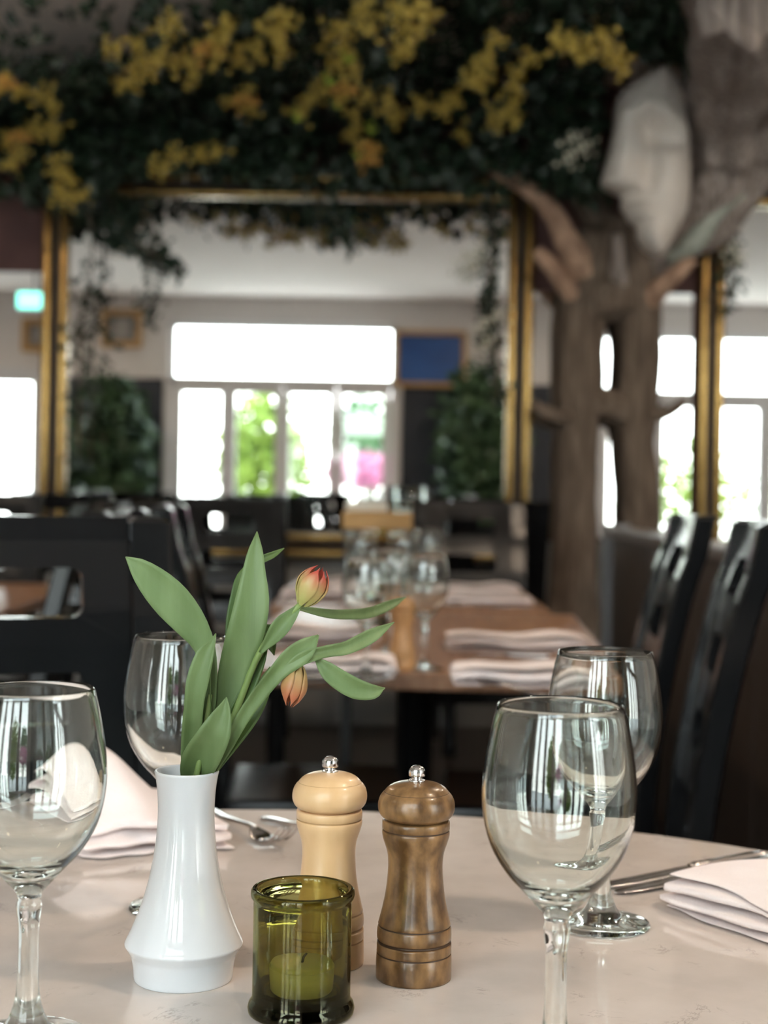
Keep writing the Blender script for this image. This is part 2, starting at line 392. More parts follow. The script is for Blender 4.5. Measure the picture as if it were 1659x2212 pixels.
# ------------------------------------------------------------------ things seen in the mirrors (they stand behind the photographer)
def frame_pic(label, px0, px1, py0, py1, inner, border, mframe, name='framed_picture', mount=None):
    a, b = V(px0, py0), V(px1, py1)
    x0, x1, z0, z1 = a.x, b.x, b.z, a.z
    t = thing(name, label, 'picture', ((x0+x1)/2, WINY, (z0+z1)/2))
    hx, hz = (x1-x0)/2, (z1-z0)/2; bm = bmesh.new()
    bx(bm, -hx, -hx+border, .031, .065, -hz, hz, .006); bx(bm, hx-border, hx, .031, .065, -hz, hz, .006)
    bx(bm, -hx+border, hx-border, .031, .065, hz-border, hz, .006); bx(bm, -hx+border, hx-border, .031, .065, -hz, -hz+border, .006)
    obj('frame', bm, mframe, t)
    obj('picture', box(-hx+border, hx-border, 0.0, .04, -hz+border, hz-border), inner, t)
    if mount: obj('image', box(-hx*.35, hx*.35, .04, .044, -hz*.45, hz*.45), mount, t)
    return t
PIC = mat('dark_print', (0.10, 0.10, 0.11), 0.4, c2=(0.20, 0.19, 0.19), scale=9)
PICL = mat('print_figure', (0.32, 0.30, 0.28), 0.5)
BLUE = mat('blue_print', (0.02, 0.075, 0.26), 0.35, c2=(0.03, 0.10, 0.32), scale=4)
frame_pic('small square dark picture in a tan frame, left of the terrace doors in the mirror', 222, 308, 668, 752, PIC, 0.06, TANWOOD, mount=PICL)
frame_pic('small dark picture in a tan frame seen in the low mirror at the edge', 50, 122, 688, 762, PIC, 0.06, TANWOOD, mount=PICL)
frame_pic('blue picture in a tan frame, right of the terrace doors in the mirror', 852, 1006, 714, 838, BLUE, 0.045, TANWOOD)
shrub('potted_shrub', (-2.62, -0.55, 1.35), (0.42, 0.30, 0.85), 1500, 0.13, VLEAF2, 'dark bushy indoor shrub left of the terrace doors, seen in the mirror')
shrub('potted_shrub', (0.92, -0.55, 1.5), (0.42, 0.28, 0.8), 1700, 0.13, VLEAF2, 'bushy green indoor shrub under the blue picture, seen in the mirror')
es = V(75, 650, 12.0)
t = thing('exit_sign', 'small glowing green sign hanging from the ceiling, seen in the low mirror', 'sign', es)
obj('housing', box(-0.14, 0.14, -0.03, 0.03, -0.075, 0.075, 0.008), WHITEFRAME, t)
obj('lit_panel', box(-0.125, 0.125, 0.028, 0.034, -0.06, 0.06), mat('lit_green', (0.2, 0.8, 0.65), 0.4, emis=(0.25, 1.0, 0.80), estr=1.6), t)
obj('rod', tube([(0, 0, 0.07), (0, 0, CEIL-es.z)], 0.008, 8), DARKMETAL, t)

# ------------------------------------------------------------------ chairs
def curve_y(z):      # side line of the rear post / backrest
    pts = [(0.0, 0.235), (0.25, 0.205), (0.45, 0.185), (0.62, 0.20), (0.78, 0.228), (0.92, 0.262), (1.047, 0.305)]
    for (a, ya), (b, yb) in zip(pts, pts[1:]):
        if z <= b+1e-6:
            k = pts.index((a, ya)); q = [p for p in pts]
            p0 = q[max(k-1, 0)]; p3 = q[min(k+2, len(q)-1)]; u = (z-a)/(b-a)
            return 0.5*(2*ya+(yb-p0[1])*u+(2*p0[1]-5*ya+4*yb-p3[1])*u*u+(3*ya-p0[1]-3*yb+p3[1])*u**3)
    return pts[-1][1]
HW, SW = 0.21, 0.055           # half width of the chair, width of a post
def back_panel():
    bm = bmesh.new(); hw = HW-SW; th = 0.024; top = 1.047
    faces2d = []
    verts = {}
    def v2(x, z):
        k = (round(x, 5), round(z, 5))
        if k not in verts: verts[k] = len(verts)
        return verts[k]
    def strip(z0, z1):
        n = 8; xs = [-hw+2*hw*i/n for i in range(n+1)]
        for i in range(n): faces2d.append([v2(xs[i], z0), v2(xs[i+1], z0), v2(xs[i+1], z1), v2(xs[i], z1)])
    def block(zc, h, a, b, r):
        hole = []
        for (sx_, sz_, a0) in ((1, 1, 0), (-1, 1, PI/2), (-1, -1, PI), (1, -1, 1.5*PI)):
            arc = [(sx_*(a-r)+r*math.cos(a0+t*PI/8), sz_*(b-r)+r*math.sin(a0+t*PI/8)) for t in range(5)]
            outer = [None]*5
            for t, (x, z) in enumerate(arc):
                if t < 2: outer[t] = (sx_*hw, z) if sz_*sx_ > 0 else (x, sz_*h/2)
                elif t == 2: outer[t] = (sx_*hw, sz_*h/2)
                else: outer[t] = (x, sz_*h/2) if sz_*sx_ > 0 else (sx_*hw, z)
            hole += list(zip(arc, outer))
        n = len(hole)
        for i in range(n):
            (h0, o0), (h1, o1) = hole[i], hole[(i+1) % n]
            f = [v2(h0[0], zc+h0[1]), v2(o0[0], zc+o0[1]), v2(o1[0], zc+o1[1]), v2(h1[0], zc+h1[1])]
            g = []
            for q in f:
                if q not in g: g.append(q)
            if len(g) > 2: faces2d.append(g)
    strip(top-0.031, top)
    for k in range(3): block(top-0.031-0.065-0.13*k, 0.13, 0.095, 0.031, 0.014)
    zb = top-0.031-0.39; strip(zb-0.04, zb)
    pts = sorted(verts.items(), key=lambda q: q[1])
    fr, bk = [], []
    for (x, z), _ in pts:
        c = 0.004*(1-(x/hw)**2)         # slight hollow across
        y = curve_y(z)+c
        fr.append(bm.verts.new((x, y-th/2, z))); bk.append(bm.verts.new((x, y+th/2, z)))
    from collections import Counter
    ec = Counter()
    for f in faces2d:
        bm.faces.new([fr[i] for i in f]); bm.faces.new([bk[i] for i in reversed(f)])
        for a, b in zip(f, f[1:]+f[:1]): ec[(min(a, b), max(a, b))] += 1
    for (a, b), c in ec.items():
        if c == 1: bm.faces.new((fr[a], fr[b], bk[b], bk[a]))
    return bm
def post(s):
    bm = bmesh.new(); rings = []; xa, xb = s*(HW-SW)+s*0.0015, s*HW
    n = 26
    for i in range(n):
        z = 1.047*i/(n-1); y = curve_y(z); th = 0.021 if z > 0.3 else 0.019
        sx_ = 0.0
        if i == n-1: ins = 0.010
        else: ins = 0.0
        a, b = (min(xa, xb)+ins, max(xa, xb)-ins)
        if i == n-1: z -= 0.0
        if i == n-2: z = 1.040
        rings.append([bm.verts.new(p) for p in ((a, y-th, z), (b-0.006, y-th, z), (b, y-th+0.006, z), (b, y+th-0.006, z), (b-0.006, y+th, z), (a, y+th, z))] if s > 0 else
                     [bm.verts.new(p) for p in ((a+0.006, y-th, z), (b, y-th, z), (b, y+th, z), (a+0.006, y+th, z), (a, y+th-0.006, z), (a, y-th+0.006, z))])
    for a, b in zip(rings, rings[1:]):
        m = len(a)
        for k in range(m): bm.faces.new((a[k], a[(k+1) % m], b[(k+1) % m], b[k]))
    bm.faces.new(rings[0][::-1]); bm.faces.new(rings[-1])
    return bm
def make_chair(label):
    t = thing('dining_chair', label, 'chair', group='black dining chairs')
    obj('backrest', back_panel(), BLACK, t)
    for s in (-1, 1): obj('back_post', post(s), BLACK, t)
    bm = bmesh.new(); bx(bm, -HW, HW, -0.215, 0.158, 0.425, 0.462, 0.012, 3); obj('seat', bm, BLACK, t)
    for s in (-1, 1):
        x = s*(HW-0.025); obj('leg', box(x-0.019, x+0.019, -0.205, -0.167, 0, 0.425, 0.003), BLACK, t)
    obj('seat_rail', box(-HW+.045, HW-.045, -0.198, -0.178, 0.365, 0.425), BLACK, t)
    for s in (-1, 1):
        x = s*(HW-.02)
        obj('seat_rail', box(x-.01, x+.01, -0.168, 0.16, 0.365, 0.425), BLACK, t)
        obj('stretcher', box(x-.009, x+.009, -0.168, 0.19, 0.17, 0.20), BLACK, t)
    return t
chair0 = make_chair('black slotted chair behind the round table, nearest and largest, at left')
chair0.location = (-0.385, 1.665, 0); chair0.rotation_euler = (0, 0, math.radians(19))
CH = [(-0.15, 2.56, 90, 'black slotted chair on the left side of the brown table, nearer of two'),
      (-0.16, 3.26, 93, 'black slotted chair on the left side of the brown table, seen edge-on with bright slots'),
      (0.335, 2.60, -97, 'black slotted chair cut by the right edge of the frame, beside the brown table'),
      (0.35, 3.22, -93, 'black slotted chair seen edge-on in front of the dark wooden partition'),
      (-0.55, 5.40, 6, 'black slotted chair left behind the second brown table, facing the camera'),
      (0.33, 5.36, 3, 'black slotted chair at the far end of the second brown table, beside the mirror frame'),
      (-0.98, 3.62, -88, 'black slotted chair on the near right of the left rear table'),
      (-0.98, 4.32, -92, 'black slotted chair on the far right of the left rear table'),
      (-1.40, 5.05, 0, 'black slotted chair at the far end of the left rear table'),
      (-1.62, 3.70, 90, 'black slotted chair on the near left of the left rear table'),
      (-1.62, 4.40, 90, 'black slotted chair on the far left of the left rear table'),
      (-0.60, 6.45, 180, 'black slotted chair with its back to the large mirror, left of the serving stand'),
      (-1.25, 6.42, 172, 'black slotted chair with its back to the low end of the large mirror'),
      (0.44, 6.50, 186, 'black slotted chair with its back to the mirror near the tree')]
for x, y, rz, lb in CH: copy_tree(chair0, (x, y, 0), math.radians(rz), lb)

# ------------------------------------------------------------------ tables
rt = thing('round_table', 'round table with polished beige stone top in the foreground', 'table', (-0.075, 0.868, 0))
R = 0.75
bm = lathe([(0, .725), (R-.012, .725), (R-.003, .728), (R, .7335), (R, .7425), (R-.003, .748), (R-.010, .75), (0, .75)], 128)
obj('table_top', bm, QUARTZ, rt, False)
for p in rt.children[0].data.polygons: p.use_smooth = abs(p.normal.z) < 0.9
obj('pedestal', lathe([(0, .02), (.045, .02), (.045, .60), (.06, .68), (.18, .70), (.18, .725), (0, .725)], 32), DARKMETAL, rt, True)
obj('base', lathe([(0, 0), (.30, 0), (.30, .012), (.05, .03), (0, .03)], 48), DARKMETAL, rt, True)

def rect_table(label, x, y, wx, wy, rz, npd=2):
    t = thing('dining_table', label, 'table', (x, y, 0), rz, 'brown dining tables')
    obj('table_top', box(-wx/2, wx/2, -wy/2, wy/2, .716, .75, .004), OAK, t)
    for k in range(npd):
        yy = (k-(npd-1)/2)*0.70+0.02 if npd > 1 else 0
        obj('pedestal', lathe([(0, .02), (.03, .02), (.03, .69), (.16, .70), (.16, .716), (0, .716)], 20), DARKMETAL, t, True)
        t.children[-1].location.y = yy
        bm = box(-.28, .28, -.03, .03, 0, .025, .005); bx(bm, -.03, .03, -.22, .22, 0, .024, .005)
        obj('foot', bm, DARKMETAL, t); t.children[-1].location.y = yy
    return t
rect_table('brown wooden dining table behind the round table, laid for four', 0.075, 3.17, 0.80, 1.42, math.radians(-3))
rect_table('second brown wooden dining table further back, end on to the first', 0.08, 4.91, 0.80, 1.14, 0, 1)
rect_table('brown wooden dining table at left rear among black chairs', -1.36, 4.02, 0.72, 1.5, 0)

# ------------------------------------------------------------------ glassware
def glass_profile():
    out = [(0, 0), (.0375, 0), (.0385, .0012), (.0375, .0030), (.030, .0045), (.0195, .0065), (.0150, .0095), (.0112, .0155), (.0082, .024), (.0066, .036),
           (.0062, .055), (.0063, .070), (.0074, .0790), (.0078, .0835), (.0070, .0880), (.0090, .0925), (.0145, .0985), (.0215, .1060), (.0295, .1145),
           (.0380, .1275), (.0430, .1415), (.0452, .1570), (.0449, .1720), (.0430, .1870), (.0403, .2010), (.0372, .2140)]
    inn = [(.0366, .2148), (.0360, .2140), (.0391, .2010), (.0418, .1870), (.0437, .1720), (.0440, .1570), (.0417, .1420), (.0365, .1290), (.0280, .1170), (.0195, .1095), (.0100, .1050), (0, .1035)]
    o = cr(out[3:], 60); i = cr(inn, 34)
    return out[:3]+o+i
GL = obj('wine_glass', lathe(glass_profile(), 64), GLASS, None, True)
def put_glass(px, py, d, label, first=False, z=0.75, group='wine glasses', xy=None):
    o = GL if first else GL.copy()
    if not first: C.objects.link(o)
    p = P(px, py, d) if xy is None else Vector((xy[0], xy[1], 0))
    o.location = (p.x, p.y, z+0.0004); o.rotation_euler = (0, 0, random.uniform(0, 6))
    tag(o, label, 'wine glass', group); return o
def rim_d(px, py): return (CAMZ-0.75-0.215)/ray(px, py)[1]
put_glass(1211, 1522, rim_d(1211, 1522), 'empty wine glass in the right foreground, largest, its foot below the frame', True)
put_glass(1308, 1407, rim_d(1308, 1407), 'empty wine glass behind the right foreground glass, its foot visible on the table')
put_glass(71, 1487, rim_d(71, 1487), 'empty wine glass cut by the left edge of the frame')
g4 = put_glass(391, 1374, 1.225, 'empty wine glass behind the white vase and leaves'); g4.scale = (.985, .985, 1.018)
for (px, py, lb) in ((790, 1470, 'wine glass on the brown table, left of its pepper mill'), (915, 1446, 'wine glass on the brown table, right of its pepper mill'),
                     (842, 1412, 'wine glass on the brown table, behind its pepper mill'), ):
    q = T(px, py); put_glass(0, 0, 0, lb, xy=(q.x, q.y))
for (px, py, lb) in ((778, 1306, 'wine glass on the second brown table, leftmost of its three'), (868, 1300, 'wine glass on the second brown table, nearest of its three'), (925, 1288, 'wine glass on the second brown table, farthest right of its three')):
    q = T(px, py); put_glass(0, 0, 0, lb, xy=(q.x, q.y))
# ------------------------------------------------------------------ vase
vp = T(396, 2112)
S = vp.y/F
def vr(h): return h*S
vout = [(103, 0), (106, 3), (108, 25), (113, 50), (119, 62), (124, 70), (127, 76), (125.5, 82), (117, 100), (106, 126), (94, 158), (82, 198), (73, 240), (66, 282), (62, 325), (61, 362), (62.5, 400), (66, 430), (69.5, 446)]
vo = [(0, 3*S), (92*S, 3*S), (96*S, 0)]+[(r*S, z*S) for r, z in cr(vout, 70)]
vi = [((r-6)*S, z*S) for r, z in reversed(cr(vout[9:], 30))]
vi = [(68*S, 449*S), (65*S, 449*S)]+vi+[(60*S, 40*S), (0, 30*S)]
vase = obj('vase', lathe(vo+vi, 96), PORC, None, True); vase.location = (vp.x, vp.y, 0.75)
tag(vase, 'white porcelain bud vase with a waisted neck holding the tulips', 'vase')

# ------------------------------------------------------------------ mills
def mill(label, base, m, md, name='pepper_mill', s=1.0):
    q = T(*base); t = thing(name, label, 'mill', (q.x, q.y, 0.75))
    k = 1/13495.0*s
    hw = lambda a: a*k
    zz = lambda y: (2042-y)*k
    def groove(y, a): g = 7; return [(a, y+g+3), (a-2, y+g, 1), (a-13, y, 1), (a-2, y-g), (a, y-g-3)]
    pr = [(0, 2042), (340, 2042), (352, 2038), (356, 2020), (355, 1900)]
    pr += groove(1800, 352)+[(350, 1770), (351, 1720)]+groove(1690, 349)[:1]+[(346, 1702, 1), (330, 1690, 1), (340, 1676), (349, 1664), (351, 1620), (347, 1575)]
    pr += [(342, 1556), (338, 1550, 1), (326, 1543, 1), (338, 1536), (341, 1530)]
    sm = cr([(341, 1530), (308, 1400), (279, 1250), (262, 1100), (257, 970), (268, 860), (300, 760), (316, 700), (318, 670)], 26)
    pr += sm[1:]+[(317, 660), (313, 656, 1), (304, 649, 1), (313, 642), (318, 638), (318, 575), (314, 564), (300, 560), (0, 560)]
    obj('body', lathe([(hw(p[0]), zz(p[1])) + ((p[2],) if len(p) > 2 else ()) for p in pr], 64), [m, md], t, True)
    hd = [(0, 562), (262, 562), (262, 548), (285, 546)]+cr([(300, 545), (332, 520), (354, 480), (361, 440), (359, 395), (346, 350), (326, 318), (311, 302)], 18)
    hd += [(306, 298, 1), (303, 294)]+cr([(300, 290), (268, 255), (215, 226), (150, 208), (74, 198)], 12)+[(0, 198)]
    obj('head', lathe([(hw(p[0]), zz(p[1])) + ((p[2],) if len(p) > 2 else ()) for p in hd], 64), [m, md], t, True)
    kb = [(0, 205), (78, 205), (80, 190), (76, 183), (56, 180), (50, 168), (56, 156), (72, 152), (78, 146), (78, 94), (72, 84), (58, 66), (34, 52), (0, 46)]
    bm = lathe([(hw(a), zz(y)) for a, y in kb], 40)
    for v in bm.verts:                                   # knurled edge of the knob
        r = math.hypot(v.co.x, v.co.y)
        if r > hw(75) and zz(150) < v.co.z < zz(90):
            a = round(math.atan2(v.co.y, v.co.x)/(2*PI/40)); f = 1.0 if a % 2 else 0.94
            v.co.x *= f; v.co.y *= f
    obj('knob', bm, CHROME, t, True)
    return t
mill('dark brown stained wooden pepper mill with steel knob', (893, 2111), ACACIA, ACACIA_D)
mill('pale beech salt mill with steel knob, behind the green candle holder', (706, 2079), BEECH, BEECH_D, 'salt_mill')
MAPLE = mat('orange_beech', (0.52, 0.28, 0.12), 0.35)
mill('tan wooden pepper mill on the brown table among wine glasses', (868, 1446), MAPLE, BEECH_D)
# ------------------------------------------------------------------ candle holder
cp = T(650, 2187); S2 = cp.y/F
jar_o = [(0, 4), (104, 4), (109, 0), (114, 3), (115.5, 12), (113, 22), (108, 29), (106, 36), (106, 60), (106, 150), (106, 238), (107, 244), (111, 249), (112.5, 256), (112, 263), (108, 268), (103, 269), (98, 267), (95, 262), (94, 254), (95, 246), (97.5, 238), (98, 150), (97.5, 60), (92, 46), (60, 40), (0, 38)]
jar = obj('candle_holder', lathe([(r*S2, z*S2) for r, z in jar_o], 80), GREEN_GLASS, None, True)
jar.location = (cp.x, cp.y, 0.7504); tag(jar, 'olive green glass candle holder with thick rolled rims', 'candle holder')
tl = thing('tealight', 'pale tealight candle inside the olive green glass holder', 'candle', (cp.x, cp.y+0.002, 0.7504+40.5*S2))
obj('wax', lathe([(0, .004), (.0195, .004), (.0205, .006), (.0205, .019), (.0195, .0205), (.006, .0195), (0, .019)], 40), WAX, tl, True)
obj('cup', lathe([(0, 0), (.0205, 0), (.0214, .001), (.0216, .017), (.0209, .017), (.0207, .003), (0, .003)], 40), mat('clear_cup', (.85, .85, .75), 0.3), tl, True)
obj('wick', tube([(0, 0, .018), (.001, 0, .023), (.003, 0, .026)], .0008, 6), WICK, tl)

# ------------------------------------------------------------------ tulips
def leaf(parent, pts, d0, m=LEAF, cup=0.35, twist=0.0, name='leaf', n=22):
    """pts: (px, py, half width px, depth offset m). A thick, cupped blade following its midrib."""
    q = cr(pts, n); vs, fs = [], []
    c = [P(a, b, d0+dd) for a, b, h, dd in q]
    W_ = 7
    for i in range(n):
        dr = (c[min(i+1, n-1)]-c[max(i-1, 0)]).normalized()
        view = Vector((0, 1, 0)); s = dr.cross(view).normalized(); nn = s.cross(dr).normalized()
        if nn.y > 0: nn = -nn
        h = max(q[i][2], 0.4)*(d0+q[i][3])/F
        tw = twist*math.sin(PI*i/(n-1))
        s2 = s*math.cos(tw)+nn*math.sin(tw); n2 = nn*math.cos(tw)-s*math.sin(tw)
        for k in range(W_):
            u = -1+2*k/(W_-1)
            off = h*cup*(u*u)+0.0006*math.cos(i*1.1)*(abs(u) > .9)
            rib = -0.0005*max(0, 1-abs(u)*4)
            vs.append(c[i]+s2*h*u+n2*(off+rib))
    m_ = len(vs)
    th = []
    for i in range(n):
        for k in range(W_):
            vs.append(vs[i*W_+k]+Vector((0, 0.0007, 0)))
    for i in range(n-1):
        for k in range(W_-1):
            a = i*W_+k; f = (a, a+1, a+W_+1, a+W_); fs.append(f); fs.append(tuple(x+m_ for x in reversed(f)))
        for k in (0, W_-1):
            a = i*W_+k; fs.append((a, a+W_, a+W_+m_, a+m_) if k == 0 else (a+W_, a, a+m_, a+W_+m_))
    for i, rv in ((0, 1), (n-1, 0)):
        for k in range(W_-1):
            a = i*W_+k; fs.append((a, a+1, a+1+m_, a+m_))
    return pyobj(name, [v-parent.location for v in vs], fs, m, parent, True, True)
def stem(parent, pts, d0, r0, r1, n=18):
    q = cr(pts, n)
    path = [P(a, b, d0+dd)-parent.location for a, b, dd in q]
    return obj('stem', tube(path, [r0+(r1-r0)*i/(n-1) for i in range(n)], 10), STEM, parent, True)
PET = {}
def bud_mat(nm, base, tip, axis_len, mid=0.5):
    m = bpy.data.materials.new(nm); m.use_nodes = True; n = m.node_tree; b = n.nodes['Principled BSDF']
    t = n.nodes.new('ShaderNodeTexCoord'); s = n.nodes.new('ShaderNodeSeparateXYZ'); n.links.new(t.outputs['Object'], s.inputs[0])
    mth = n.nodes.new('ShaderNodeMath'); mth.operation = 'DIVIDE'; mth.inputs[1].default_value = axis_len; n.links.new(s.outputs['Z'], mth.inputs[0])
    nz = n.nodes.new('ShaderNodeTexNoise'); nz.inputs['Scale'].default_value = 160; mp = n.nodes.new('ShaderNodeMapping'); mp.inputs['Scale'].default_value = (1, 1, .12)
    n.links.new(t.outputs['Object'], mp.inputs[0]); n.links.new(mp.outputs[0], nz.inputs['Vector'])
    ad = n.nodes.new('ShaderNodeMath'); ad.operation = 'MULTIPLY_ADD'; ad.inputs[1].default_value = 0.35; n.links.new(nz.outputs['Fac'], ad.inputs[0]); n.links.new(mth.outputs[0], ad.inputs[2])
    r = n.nodes.new('ShaderNodeValToRGB'); n.links.new(ad.outputs[0], r.inputs[0])
    r.color_ramp.elements[0].position = 0.15; r.color_ramp.elements[0].color = (*base[0], 1)
    r.color_ramp.elements[1].position = 1.08; r.color_ramp.elements[1].color = (*tip, 1)
    e = r.color_ramp.elements.new(mid); e.color = (*base[1], 1)
    n.links.new(r.outputs[0], b.inputs['Base Color']); b.inputs['Roughness'].default_value = 0.45
    return m
def bud(parent, pa, pb, d, wpx, m, seed, open_=0.35):
    A, B = P(*pa, d), P(*pb, d-0.004); ax = B-A; L = ax.length; w_ = wpx*d/F/2
    o = bpy.data.objects.new('bud', None); C.objects.link(o); o.parent = parent; o.location = A-parent.location
    o.rotation_mode = 'QUATERNION'; o.rotation_quaternion = Vector((0, 0, 1)).rotation_difference(ax)
    rnd = random.Random(seed)
    for k in range(6):
        inner = k % 2; a0 = k*PI/3+0.3; rr = 0.86 if inner else 1.0
        vs, fs = [], []; nU, nV = 9, 16
        LL = L*(rnd.uniform(.92, 1.0))
        for i in range(nV):
            v = i/(nV-1); prof = (math.sin(PI*min(1, (v*0.80+0.05)))**0.75)
            rad = w_*rr*(0.16+0.84*prof)*(1-(1-open_)*max(0, v-0.55)**1.2)
            wid = (0.62*(math.sin(PI*min(1, v*0.86+0.10)))**0.8)*(1.0 if v < .78 else max(.22, 1-(v-.78)*2.6-(max(0, v-.9)*3)))
            for j in range(nU):
                u = -1+2*j/(nU-1); a = a0+u*wid*1.05
                r2 = rad*(1-0.06*u*u)+(-0.0006*(1-abs(u))*(v > .2))
                if v > 0.86: r2 *= 1-1.6*(v-.86)
                vs.append(Vector((r2*math.cos(a), r2*math.sin(a), LL*(v-(0.07*u*u*max(0, v-.6))))))
        m0 = len(vs)
        for q in list(vs): vs.append(Vector((q.x*0.93, q.y*0.93, q.z)))
        for i in range(nV-1):
            for j in range(nU-1):
                a = i*nU+j; f = (a, a+1, a+nU+1, a+nU); fs += [f, tuple(x+m0 for x in reversed(f))]
            for j in (0, nU-1):
                a = i*nU+j; fs.append((a, a+nU, a+nU+m0, a+m0))
        for j in range(nU-1): a = (nV-1)*nU+j; fs.append((a, a+1, a+1+m0, a+m0))
        pyobj('petal', vs, fs, m, o, True, True)
    return o
BUD1 = bud_mat('red_tipped_petal', ((0.34, 0.36, 0.11), (0.40, 0.29, 0.11)), (0.36, 0.05, 0.035), 0.031, 0.66)
BUD2 = bud_mat('orange_petal', ((0.32, 0.24, 0.09), (0.33, 0.18, 0.07)), (0.38, 0.12, 0.055), 0.028, 0.66)
t1 = thing('tulip', 'tulip with the red-tipped bud on the upper right stem in the white vase', 'flower', (vp.x, vp.y, 0.79), group='tulips in the vase')
D0 = vp.y
stem(t1, [(425, 1800, .004), (440, 1700, 0.004), (478, 1620, 0.004), (520, 1510, .004), (556, 1420, .0), (598, 1355, -.004), (654, 1302, -.006)], D0, .0026, .0022)
bud(t1, (652, 1306), (697, 1222), D0-.006, 76, BUD1, 3, 0.42)
leaf(t1, [(448, 1700, 10, .006), (470, 1600, 16, .006), (484, 1530, 20, .006), (499, 1470, 30, .004), (517, 1410, 37, .0), (536, 1350, 40, -.004), (546, 1290, 36, -.004), (549, 1235, 25, -.002), (552, 1190, 16, .0), (555, 1148, 1, .004)], D0+.004, LEAF, 0.22)
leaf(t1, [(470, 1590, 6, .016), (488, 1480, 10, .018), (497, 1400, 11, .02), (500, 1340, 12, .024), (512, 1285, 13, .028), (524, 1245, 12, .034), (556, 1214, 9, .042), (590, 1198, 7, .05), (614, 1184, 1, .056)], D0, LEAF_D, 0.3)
leaf(t1, [(562, 1410, 4, -.004), (586, 1380, 14, -.008), (606, 1354, 20, -.010), (628, 1330, 14, -.008), (650, 1306, 3, -.006)], D0, LEAF, 0.5)
leaf(t1, [(640, 1312, 4, .0), (690, 1322, 9, .02), (740, 1327, 11, .05), (800, 1322, 12, .10), (842, 1306, 10, .15), (878, 1290, 1, .2)], D0, LEAF, 0.3)
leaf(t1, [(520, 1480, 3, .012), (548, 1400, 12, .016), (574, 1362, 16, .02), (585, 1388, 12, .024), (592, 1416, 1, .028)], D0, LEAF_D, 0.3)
t2 = thing('tulip', 'tulip with the drooping orange bud on the lower right stem in the white vase', 'flower', (vp.x+.001, vp.y, 0.79), group='tulips in the vase')
stem(t2, [(415, 1800, -.004), (440, 1690, -.002), (486, 1610, -.004), (540, 1530, -.008), (592, 1462, -.012), (630, 1430, -.014), (650, 1424, -.014), (648, 1446, -.012)], D0, .0026, .0018, 24)
bud(t2, (646, 1438), (624, 1528), D0-.012, 62, BUD2, 5, 0.12)
leaf(t2, [(446, 1700, 7, -.002), (460, 1666, 9, -.003), (486, 1620, 12, -.006), (520, 1556, 15, -.010), (560, 1498, 17, -.014), (598, 1452, 19, -.018), (632, 1420, 26, -.018), (662, 1398, 22, -.016), (688, 1372, 2, -.012)], D0, LEAF, 0.4, 0.2)
leaf(t2, [(600, 1462, 4, -.016), (650, 1424, 14, -.018), (700, 1408, 13, -.012), (750, 1398, 15, .0), (800, 1374, 15, .014), (852, 1344, 1, .03)], D0, LEAF, 0.35)
leaf(t2, [(682, 1422, 3, -.012), (704, 1444, 17, -.014), (734, 1468, 22, -.014), (772, 1488, 22, -.012), (806, 1494, 15, -.008), (832, 1486, 1, .0)], D0, LEAF, 0.3)
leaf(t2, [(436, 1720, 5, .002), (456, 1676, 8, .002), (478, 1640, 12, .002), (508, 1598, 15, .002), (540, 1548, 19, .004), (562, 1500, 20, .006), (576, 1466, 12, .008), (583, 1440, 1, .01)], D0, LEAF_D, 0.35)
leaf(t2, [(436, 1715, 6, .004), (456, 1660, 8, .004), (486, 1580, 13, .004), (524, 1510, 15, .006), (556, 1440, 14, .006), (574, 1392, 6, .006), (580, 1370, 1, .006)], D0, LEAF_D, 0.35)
t3 = thing('tulip_shoot', 'broad tulip leaves at the left and front of the white vase', 'flower', (vp.x-.001, vp.y, 0.79), group='tulips in the vase')
stem(t3, [(405, 1800, -.004), (420, 1700, -.004), (432, 1640, -.004), (446, 1560, -.002), (454, 1500, .0)], D0, .0028, .0014)
leaf(t3, [(432, 1690, 12, .004), (440, 1600, 16, .006), (450, 1520, 17, .006), (452, 1450, 18, .004), (440, 1392, 24, .002), (412, 1345, 35, .0), (374, 1300, 41, -.002), (336, 1260, 36, -.004), (300, 1226, 22, -.006), (271, 1203, 1, -.006)], D0, LEAF, 0.25)
leaf(t3, [(402, 1714, 8, .008), (405, 1680, 13, .006), (411, 1640, 19, .001), (415, 1580, 22, -.006), (420, 1520, 21, -.012), (428, 1468, 24, -.014), (442, 1418, 20, -.014), (458, 1388, 8, -.012), (466, 1368, 1, -.010)], D0, LEAF, 0.4)
leaf(t3, [(438, 1700, 16, .0), (440, 1620, 17, .0), (440, 1550, 18, .0), (440, 1490, 16, .0), (446, 1440, 10, .0), (452, 1405, 1, .0)], D0, LEAF_D, 0.3)  # dark blade standing in for the shaded inside of the upright left leaf
leaf(t3, [(410, 1716, 8, .006), (412, 1692, 17, .004), (420, 1667, 29, .000), (436, 1636, 40, -.008), (462, 1590, 36, -.016), (476, 1556, 26, -.016), (484, 1530, 14, -.015), (489, 1506, 1, -.014)], D0, LEAF, 0.45)

